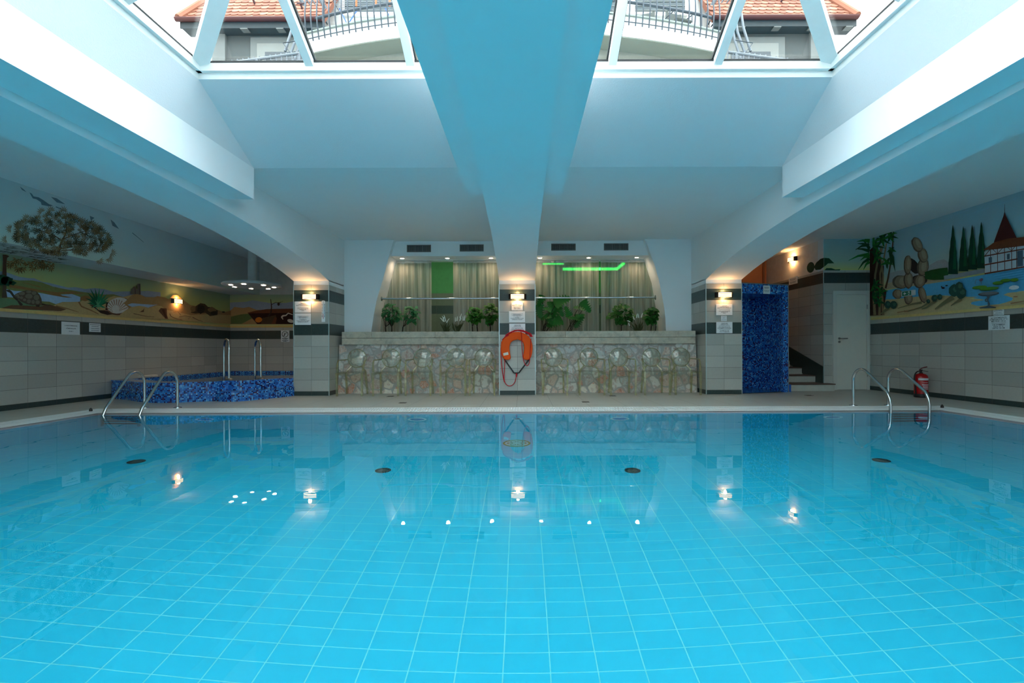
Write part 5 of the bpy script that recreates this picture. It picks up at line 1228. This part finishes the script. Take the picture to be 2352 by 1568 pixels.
MR.layer('hedge', paint(40, 92, 48), [(770, 965), (850, 940), (950, 920), (1045, 910), (1055, 995), (1000, 1055), (880, 1060), (775, 1050)])
MR.layer('garden_wall', paint(152, 160, 168), [(1000, 1010), (1250, 965), (1490, 922), (1495, 972), (1150, 1035), (1005, 1055)])
MR.multi('cypresses', [paint(14, 66, 50), paint(24, 92, 60)], [q for cx_, top, bot, wd in ((1112, 395, 990, 56), (1238, 410, 955, 54), (1345, 395, 935, 54), (1455, 360, 920, 54)) for q in ((0, [(cx_-4, top)]+[(cx_-wd*(1-(1-i/9)**1.6)-(4 if i % 2 else 0), top+(bot-top)*i/9) for i in range(1, 10)]+[(cx_+wd*(1-(1-i/9)**1.6)+(4 if i % 2 else 0), top+(bot-top)*i/9) for i in range(9, 0, -1)]), (1, band([(cx_+8, top+60), (cx_+22, (top+bot)/2), (cx_+18, bot-60)], (6, 40))))])
MR.multi('timbered_house', [paint(206, 210, 216), paint(112, 62, 48), paint(84, 42, 40), paint(128, 74, 50), paint(92, 104, 118)], [
    (0, [(1490, 720), (1620, 690), (1960, 620), (2350, 560), (2350, 840), (1960, 915), (1500, 990)]), (2, [(1735, 235), (1752, 290), (1880, 552), (1780, 575), (1605, 608), (1722, 290)]), (2, band([(1735, 240), (1738, 150)], (6, 3))),
    (3, [(1475, 702), (1610, 608), (1780, 562), (1960, 545), (2350, 500), (2350, 610), (1960, 650), (1640, 690)]), (1, band([(1490, 775), (1900, 700), (2350, 620)], (14, 14))), (1, band([(1490, 880), (1900, 805), (2350, 730)], (16, 16))), (1, band([(1495, 985), (1900, 915), (2350, 838)], (16, 16)))]+
    [(1, band([(x, 700-(x-1490)*.17), (x+4, 985-(x-1490)*.16)], (8, 8))) for x in (1565, 1650, 1735, 1820, 1880, 2000, 2120)]+[(1, band([(1500, 770), (1560, 695)], (8, 8))), (1, band([(1590, 685), (1650, 745), (1720, 670)], (8, 8))), (1, band([(1760, 655), (1820, 710), (1880, 640)], (8, 8))), (4, [(1545, 790), (1585, 783), (1585, 850), (1548, 856)]), (4, [(1765, 750), (1800, 743), (1800, 808), (1768, 815)]), (4, [(1890, 715), (1960, 700), (1960, 890), (1895, 900)])])
MR.layer('shrub_shadows', paint(128, 128, 96), band([(340, 1395), (280, 1440), (240, 1470)], (40, 10)), band([(740, 1330), (620, 1350), (450, 1400)], (30, 8)), band([(820, 1335), (740, 1385), (560, 1440)], (26, 8)), band([(900, 1310), (800, 1390), (740, 1410)], (30, 10)), band([(1120, 1265), (1000, 1340), (900, 1410)], (60, 16)), band([(1220, 1285), (1150, 1330), (1090, 1370)], (40, 8)))
MR.multi('round_shrubs', [paint(44, 86, 76), paint(70, 112, 98)], [q for x, y, r_ in ((1132, 1185, 66), (1215, 1215, 62), (1190, 1140, 50), (895, 1280, 36), (960, 1264, 30), (820, 1315, 23), (332, 1358, 40), (402, 1360, 42)) for q in ((0, ell(x, y, r_, r_*1.15, 16, 0, .07)), (1, ell(x+r_*.25, y-r_*.2, r_*.5, r_*.55, 10, 0, .15)))])
MR.multi('lily_pads', [paint(96, 160, 62), paint(60, 112, 50)], [q for x, y, rx in ((1440, 1145, 90), (1555, 1160, 118), (1665, 1092, 66), (1755, 1062, 62), (1862, 1055, 50)) for q in ((1, ell(x, y+7, rx, 20, 16, -5)), (0, ell(x, y, rx, 17, 16, -5)))])
MR.multi('water_birds', [paint(44, 40, 48), paint(232, 236, 240), paint(120, 100, 120)], [(0, ell(1002, 1155, 22, 12, 10)), (0, ell(984, 1140, 8, 9, 8)), (0, ell(1045, 1127, 16, 9, 10)), (2, ell(1462, 1058, 26, 18, 10, -30)), (2, band([(1440, 1060), (1400, 1055), (1388, 1110)], (6, 4))), (2, band([(1462, 1075), (1466, 1115)], (4, 4))), (1, ell(1860, 1150, 62, 26, 14, -5)), (1, band([(1830, 1140), (1805, 1160), (1800, 1165)], (10, 6)))])
MR.multi('birdbath', [paint(122, 134, 142), paint(84, 96, 106)], [(1, ell(1553, 1226, 128, 27, 20, -4)), (0, ell(1553, 1218, 112, 18, 20, -4)), (1, [(1530, 1250), (1572, 1250), (1552, 1300), (1572, 1350), (1560, 1372), (1545, 1372), (1540, 1310)]), (1, ell(1528, 1302, 20, 22, 12)), (0, ell(1528, 1302, 9, 10, 10)), (1, [(1440, 1390), (1520, 1375), (1560, 1360), (1590, 1375), (1645, 1385), (1640, 1396), (1450, 1402)])])
MR.layer('ground_cracks', paint(166, 124, 92), band([(450, 1450), (560, 1430), (700, 1400)], (10, 4)), [(510, 1440), (540, 1425), (590, 1440)], band([(1820, 1340), (1944, 1320), (2100, 1290)], (14, 8)), ell(1880, 1260, 30, 8, 9))
fullx(XR, -1, -9, 10.66, 1.555, 1.605, .022).build('mural_border', paint(222, 200, 132), MR.t)
# painted leaves round the corner above the door and on the stair wall
MD = Mural('leaf_mural', 'painted sky with palm leaves above the white door', 'y', 10.7, -1, (1790, 540, 4.126)); MD.t.location = (7.25, 10.7, 2.7)
b = MB(); b.quad((6.735, 10.699, 2.672), (XR, 10.699, 2.672), (XR, 10.699, ZC), (6.735, 10.699, ZC)); b.build('painted_sky', grad_mat('mural_door_sky', [(0, C(214, 216, 130)), (.3, C(172, 200, 186)), (1, C(150, 188, 200))], 2.67, ZC, .1), MD.t)
MD.multi('palm_leaves', [paint(26, 84, 52), paint(44, 124, 56)], [(k % 2, band([(x, y), (x+.55*dx, y+.45*dy-10), (x+dx, y+dy)], (34, 3))) for k, (x, y, dx, dy) in enumerate(((855, 150, -130, -20), (855, 180, -200, 60), (855, 220, -110, 110), (855, 200, -90, 40), (850, 100, -110, -20), (855, 60, -120, 0), (850, 90, -130, 50), (855, 250, -60, 80), (855, 130, -60, -80), (855, 30, -60, 30)))])
MD.layer('leaf_tip', paint(32, 84, 56), [(425, 333), (445, 312), (490, 312), (530, 325), (580, 322), (570, 334)], [(424, 215), (470, 218), (520, 266), (460, 268), (424, 300)])
MS = Mural('stair_leaf_mural', 'painted dark leaf on the stair wall beside the lamp', 'x', 6.73, -1, (1790, 540, 4.126)); MS.t.location = (6.73, 11.0, 2.7)
MS.layer('painted_leaves', paint(30, 74, 54), ell(298, 305, 36, 52, 14, 10), [(330, 300), (350, 260), (390, 225), (422, 214), (422, 300), (390, 325), (345, 330)])
# ------------------------------------------------------------------ buildings seen through the skylight
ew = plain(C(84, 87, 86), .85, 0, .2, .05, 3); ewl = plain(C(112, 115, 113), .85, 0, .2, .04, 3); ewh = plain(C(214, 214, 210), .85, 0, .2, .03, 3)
tile_m = [plain(C(146, 96, 76), .8, 0, .2, .10, 30), plain(C(130, 80, 62), .8, 0, .2, .10, 30), plain(C(158, 110, 90), .8, 0, .2, .1, 30)]
rail_m = plain(C(66, 72, 80), .5, .2, .4, .04); pale_rail = plain(C(96, 103, 110), .5, .1, .4, .04)
glass_e = plain(C(40, 48, 54), .12, 0, .6, .05)
def block(side):
    """one wing of the house with a tiled roof; side -1 left, +1 right"""
    mx = lambda px: px if side < 0 else 2*1189.5-px
    t = thing('house_wing', 'house wing with orange tiled roof seen through the %s of the skylight' % ('left', 'right')[side > 0], 'building', (side*6.9, 12.3, ZC+.5))
    xo = atY(mx(412), 45, 12.0).x; xi = atY(mx(742), 45, 12.0).x; xa, xb = min(xo, xi), max(xo, xi)
    wo = atY(mx(488), 100, 12.3).x; wa, wb = min(wo, xi), max(wo, xi)
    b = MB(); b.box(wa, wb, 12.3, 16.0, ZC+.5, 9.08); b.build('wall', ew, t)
    p, q = atY(mx(491), 100, 12.3).x, atY(mx(521), 100, 12.3).x; b = MB(); b.box(min(p, q), max(p, q), 12.22, 12.3, ZC+.5, 9.06); b.build('pilaster', ewl, t)
    b = MB(); b.box(xa+.05, xb-.02, 12.0, 12.35, 9.0, 9.06); b.box(xa+.02, xb, 11.99, 12.02, 8.99, 9.2); b.build('eave_board', plain(C(50, 57, 60), .7), t)
    b = MB(); g = [(11.94+.075*math.cos(R(a)), 9.20+.075*math.sin(R(a))) for a in range(180, 361, 18)]; b.prism(g+[(y, z+.012) for y, z in [(12.0, 9.20), (11.88, 9.20)]], 'x', xa-.05, xb); b.build('gutter', plain(C(76, 30, 27), .5, .2), t)
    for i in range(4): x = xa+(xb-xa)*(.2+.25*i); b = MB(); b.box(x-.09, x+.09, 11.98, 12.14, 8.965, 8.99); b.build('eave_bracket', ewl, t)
    # roof plane with rows of round-ended tiles
    s_ = math.tan(R(54)); n_ = Vector((0, -math.sin(R(54)), math.cos(R(54)))); dn = Vector((0, math.cos(R(54)), math.sin(R(54)))); o0 = Vector((0, 11.98, 9.21))
    hip = .45*-side
    def RP(x, l, lift=0): return Vector((x, o0.y, o0.z))+dn*l+n_*lift
    L_ = 3.4; b = MB(); xs0, xs1 = (xa, xb); h0 = max(0, hip)*L_*.5; h1 = min(0, hip)*L_*.5
    b.add([RP(xs0, 0), RP(xs1, 0), RP(xs1+h1, L_), RP(xs0+h0, L_), RP(xs0, 0, -.12), RP(xs1, 0, -.12), RP(xs1+h1, L_, -.12), RP(xs0+h0, L_, -.12)], [(0, 1, 2, 3), (7, 6, 5, 4), (0, 4, 5, 1), (1, 5, 6, 2), (2, 6, 7, 3), (3, 7, 4, 0)])
    b.build('roof_slab', tile_m[1], t)
    b = MB(); rnd = random.Random(4); tw = .182; rh = .205
    for k in range(9):
        l0 = k*rh-.02; lo_ = xs0+h0*max(l0, 0)/L_; hi_ = xs1+h1*max(l0, 0)/L_; n = int((hi_-lo_)/tw)
        for i in range(n+1):
            x = lo_+(i+(.5 if k % 2 else 0))*tw
            if x+tw > hi_: continue
            b.m = rnd.choice((0, 0, 1, 2)); w2 = tw*.97
            rim = [(x+w2*.5+w2*.5*math.cos(R(a)), l0+.05+.05*math.sin(R(a))) for a in range(180, 361, 30)]
            up_ = [RP(px_, l, .03) for px_, l in rim]+[RP(x+w2, l0+rh+.03, .012), RP(x, l0+rh+.03, .012)]; dn_ = [q-n_*.018 for q in up_]; m_ = len(up_)
            b.add(up_+dn_, [tuple(range(m_)), tuple(range(m_, 2*m_))[::-1]]+[(i2, m_+i2, m_+(i2+1) % m_, (i2+1) % m_) for i2 in range(m_)])
    b.build('roof_tiles', tile_m, t)
    b = MB(); b.tube([RP(xa if side < 0 else xb, 0, .03), RP(xa+h0 if side < 0 else xb+h1, L_, .03)], .09, 8); b.build('hip_cap', tile_m[0], t, smooth=True)
    for x_, l in ((.45, .9), (.82, .55)): x = xa+(xb-xa)*(x_ if side < 0 else 1-x_); b = MB(); b.beam(RP(x, l, .03), RP(x, l, .16), .03, .05); b.beam(RP(x-.09, l, .15), RP(x+.09, l, .15), .03, .03); b.build('snow_hook', plain(C(70, 44, 48), .6), t)
    # window
    def rc(x0, y0, x1, y1, Y): p, q = atY(mx(x0), y1, Y), atY(mx(x1), y0, Y); return min(p.x, q.x), max(p.x, q.x), p.z, q.z
    x0, x1, z0, z1 = rc(578, 88, 716, 190, 12.3); b = MB(); b.box(x0, x1, 12.25, 12.3, z0, z1); f = b.build('window', ewl, t)
    x0, x1, z0, z1 = rc(591, 100, 716, 190, 12.25); b = MB(); b.box(x0, x1, 12.235, 12.25, z0, z1); b.build('blind_box', plain(C(132, 134, 130), .8, 0, .2, .02), f)
    x0, x1, z0, z1 = rc(609, 119, 700, 190, 12.23); b = MB(); b.box(x0, x1, 12.225, 12.235, z0, z1); b.build('pane', glass_e, f)
block(-1); block(1)

# middle house behind, with the curved balcony
BXA, BXB = -5.40, 4.96; bm = (BXA+BXB)/2; hw_ = (BXB-BXA)/2
def bal(u, off=0): x = bm+hw_*u*(1-off*.06); return (x, 11.16+.86*u*u+off)
tm = thing('balcony_house', 'white house front with a wide curved balcony seen through the skylight', 'building', (0, 13.0, ZC+.5))
b = MB(); b.box(BXA-.2, BXB+.2, 13.1, 16, ZC+.5, 14.5); b.build('wall', ewh, tm)
N = 28; us = [-1+2*i/N for i in range(N+1)]
b = MB(); b.prism([bal(u) for u in us]+[(BXB, 13.1), (BXA, 13.1)], 'z', 8.36, 8.84); b.build('balcony_slab', plain(C(226, 226, 222), .8, 0, .2, .02), tm)
b = MB(); b.prism([bal(u, .04) for u in us]+[bal(u, -.05) for u in us[::-1]], 'z', 8.84, 8.875); b.build('slab_edge', plain(C(150, 160, 152), .7), tm)
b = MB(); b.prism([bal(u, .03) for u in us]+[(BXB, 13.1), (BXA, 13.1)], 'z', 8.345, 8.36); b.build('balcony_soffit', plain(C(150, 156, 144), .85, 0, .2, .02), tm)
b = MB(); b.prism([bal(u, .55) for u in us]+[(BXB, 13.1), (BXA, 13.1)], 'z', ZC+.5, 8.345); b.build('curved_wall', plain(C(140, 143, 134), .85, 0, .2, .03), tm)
for x0, x1, lb in ((795, 905, 1), (1395, 1426, 0), (1457, 1570, 0)):
    p, q = atY(x0, 31, 13.1), atY(x1, -60, 13.1); b = MB()
    b.box(p.x-.08, q.x+.08, 13.02, 13.1, p.z-.1, q.z); f = b.build('window', ewh, tm)
    b = MB(); b.box(p.x, q.x, 13.0, 13.02, p.z, q.z); b.build('pane', plain(C(48, 58, 62), .2, 0, .5, .05), f)
    b = MB(); nn = 9
    for i in range(nn): z = p.z+(q.z-p.z)*i/nn; b.box(p.x, q.x, 12.985, 13.0, z, z+.02)
    b.build('shutter_slats', ewl, f)
rl = thing('balcony_railing', 'grey metal railing of bowed bars round the curved balcony', 'railing', (0, 11.3, 8.84))
def rb(u, off): x, y = bal(u); return Vector((x, y-off, 0))
b = MB(); b.tube([rb(u, .10)+Vector((0, 0, 8.645)) for u in us], .012, 6); b.build('bottom_ring', rail_m, rl, smooth=True)
b = MB(); b.tube([rb(u, .02)+Vector((0, 0, 9.17)) for u in us], .035, 8); b.build('mid_rail', rail_m, rl, smooth=True)
b = MB(); b.tube([rb(u, .06)+Vector((0, 0, 9.92)) for u in us], .04, 8); b.build('top_rail', rail_m, rl, smooth=True)
for i in range(62):
    u = -.985+1.97*i/61; b = MB(); b.tube([rb(u, o)+Vector((0, 0, z)) for o, z in ((.08, 8.58), (.13, 8.72), (.19, 8.90), (.22, 9.1), (.21, 9.3), (.16, 9.55), (.10, 9.75), (.06, 9.92))], .017, 6); b.build('baluster', rail_m, rl, smooth=True)
for i in range(5): u = -.9+1.8*i/4; b = MB(); b.tube([rb(u, .02)+Vector((0, 0, 8.84)), rb(u, .05)+Vector((0, 0, 9.92))], .03, 8); b.build('post', rail_m, rl, smooth=True)
# little terrace rails and stair rails either side of the balcony
for side in (-1, 1):
    mx = lambda px: px if side < 0 else 2*1189.5-px
    nm = ('left', 'right')[side > 0]
    a_, c_ = atY(mx(468), 153, 9.0), atY(mx(706), 120, 9.4); d_, e_ = atY(mx(470), 160, 9.0), atY(mx(710), 139, 9.4)
    t = thing('terrace_railing', 'pale low railing behind the %s end of the skylight sill' % nm, 'railing', ((a_.x+c_.x)/2, 9.2, ZC+.5), 0, 'pale terrace railings beyond the skylight')
    b = MB(); b.tube([a_, c_], .028, 8); b.build('top_rail', pale_rail, t, smooth=True); b = MB(); b.tube([d_, e_], .024, 8); b.build('lower_rail', pale_rail, t, smooth=True)
    for i in range(20): f = i/19; p = a_.lerp(c_, f); q = d_.lerp(e_, f); b = MB(); b.tube([p+Vector((0, 0, .05)), Vector((q.x, q.y, q.z-.12))], .012, 6); b.build('baluster', pale_rail, t, smooth=True)
    for f in (.08, .5, .92): p = a_.lerp(c_, f); b = MB(); b.tube([p, Vector((p.x, p.y, ZC+.5))], .03, 8); b.build('post', pale_rail, t, smooth=True)
    t = thing('stair_railing', 'steep grey stair railing beside the %s end of the balcony' % nm, 'railing', (atY(mx(700), 60, 11.6).x, 11.6, ZC+.5), 0, 'grey stair railings beside the balcony')
    for (x0, y0, x1, y1, r_) in ((688, -5, 736, 68, .05), (702, -5, 746, 62, .018), (715, -5, 752, 56, .018), (734, -5, 757, 36, .05)):
        b = MB(); b.tube([atY(mx(x0), y0, 12.5), atY(mx(x1), y1, 12.35)], r_, 8); b.build('stair_bar', plain(C(50, 57, 64), .5, .2), t, smooth=True)
    for (x0, y0, x1, y1) in ((672, 62, 655, 118), (685, 74, 668, 122), (692, 90, 676, 140)):
        b = MB(); b.tube([atY(mx(x0+4), y0-30, 11.7), atY(mx(x0), y0, 11.6), atY(mx(x1), y1, 11.5)], .03, 8); b.build('bowed_bar', pale_rail, t, smooth=True)
    b = MB(); b.tube([atY(mx(690), 92, 11.45), atY(mx(650), 99, 11.45), atY(mx(690), 150, 11.45)], .012, 6); b.build('bracket', rail_m, t, smooth=True)
    p = atY(mx(678), 120, 11.6); b = MB(); b.tube([p, Vector((p.x, p.y, ZC+.5))], .035, 8); b.build('post', rail_m, t, smooth=True)
# drying rack and wicker chairs on the balcony
bz = 8.84
t = thing('drying_rack', 'folding clothes rack with blue legs on the left half of the balcony', 'clothes rack', (-3.9, 12.4, bz))
blu = plain(C(40, 90, 170), .5); b = MB()
for x in (-4.5, -3.3): b.tube([(x-.25, 12.3, bz), (x+.25, 12.5, bz+1.0)], .014, 6); b.tube([(x+.25, 12.3, bz), (x-.25, 12.5, bz+1.0)], .014, 6)
b.build('crossed_legs', blu, t, smooth=True)
b = MB()
for i in range(7): b.tube([(-4.8, 12.2+.07*i, bz+1.0), (-3.0, 12.2+.07*i, bz+1.0)], .008, 5)
b.tube([(-4.8, 12.2, bz+1.0), (-4.8, 12.62, bz+1.0)], .01, 5); b.tube([(-3.0, 12.2, bz+1.0), (-3.0, 12.62, bz+1.0)], .01, 5); b.build('rack_rods', pale_rail, t, smooth=True)
for i, x in enumerate((-4.2, -3.7, -3.35)):
    b = MB(); b.box(x-.02, x+.02, 12.19, 12.21, bz+.84, bz+1.02); b.build('clothes_peg', plain(C(210, 96, 40), .6), t)
wk = plain(C(86, 88, 84), .8, 0, .3, .2, 90)
for x, rz, lb in ((4.05, 20, 'grey wicker chair at the right end of the balcony'), (3.2, -15, 'grey wicker chair on the balcony nearer its middle')):
    t = thing('wicker_chair', lb, 'chair', (x, 12.35, bz), R(rz), 'wicker chairs on the balcony')
    b = MB(); b.box(-.24, .24, -.24, .22, .40, .46); b.build('seat', wk, t, local=True, bevel=.02)
    b = MB(); b.prism([(-.24, .18), (-.12, .23), (.12, .23), (.24, .18), (.24, .21), (.12, .26), (-.12, .26), (-.24, .21)], 'z', .44, .88); b.build('backrest', wk, t, local=True)
    for sx in (-1, 1):
        for sy in (-.21, .19): b = MB(); b.tube([(sx*.22, sy, 0), (sx*.21, sy, .42)], .014, 6); b.build('leg', rail_m, t, local=True, smooth=True)
        b = MB(); b.tube([(sx*.25, -.22, .42), (sx*.27, -.20, .62), (sx*.26, .2, .66)], .014, 6); b.build('armrest', rail_m, t, local=True, smooth=True)
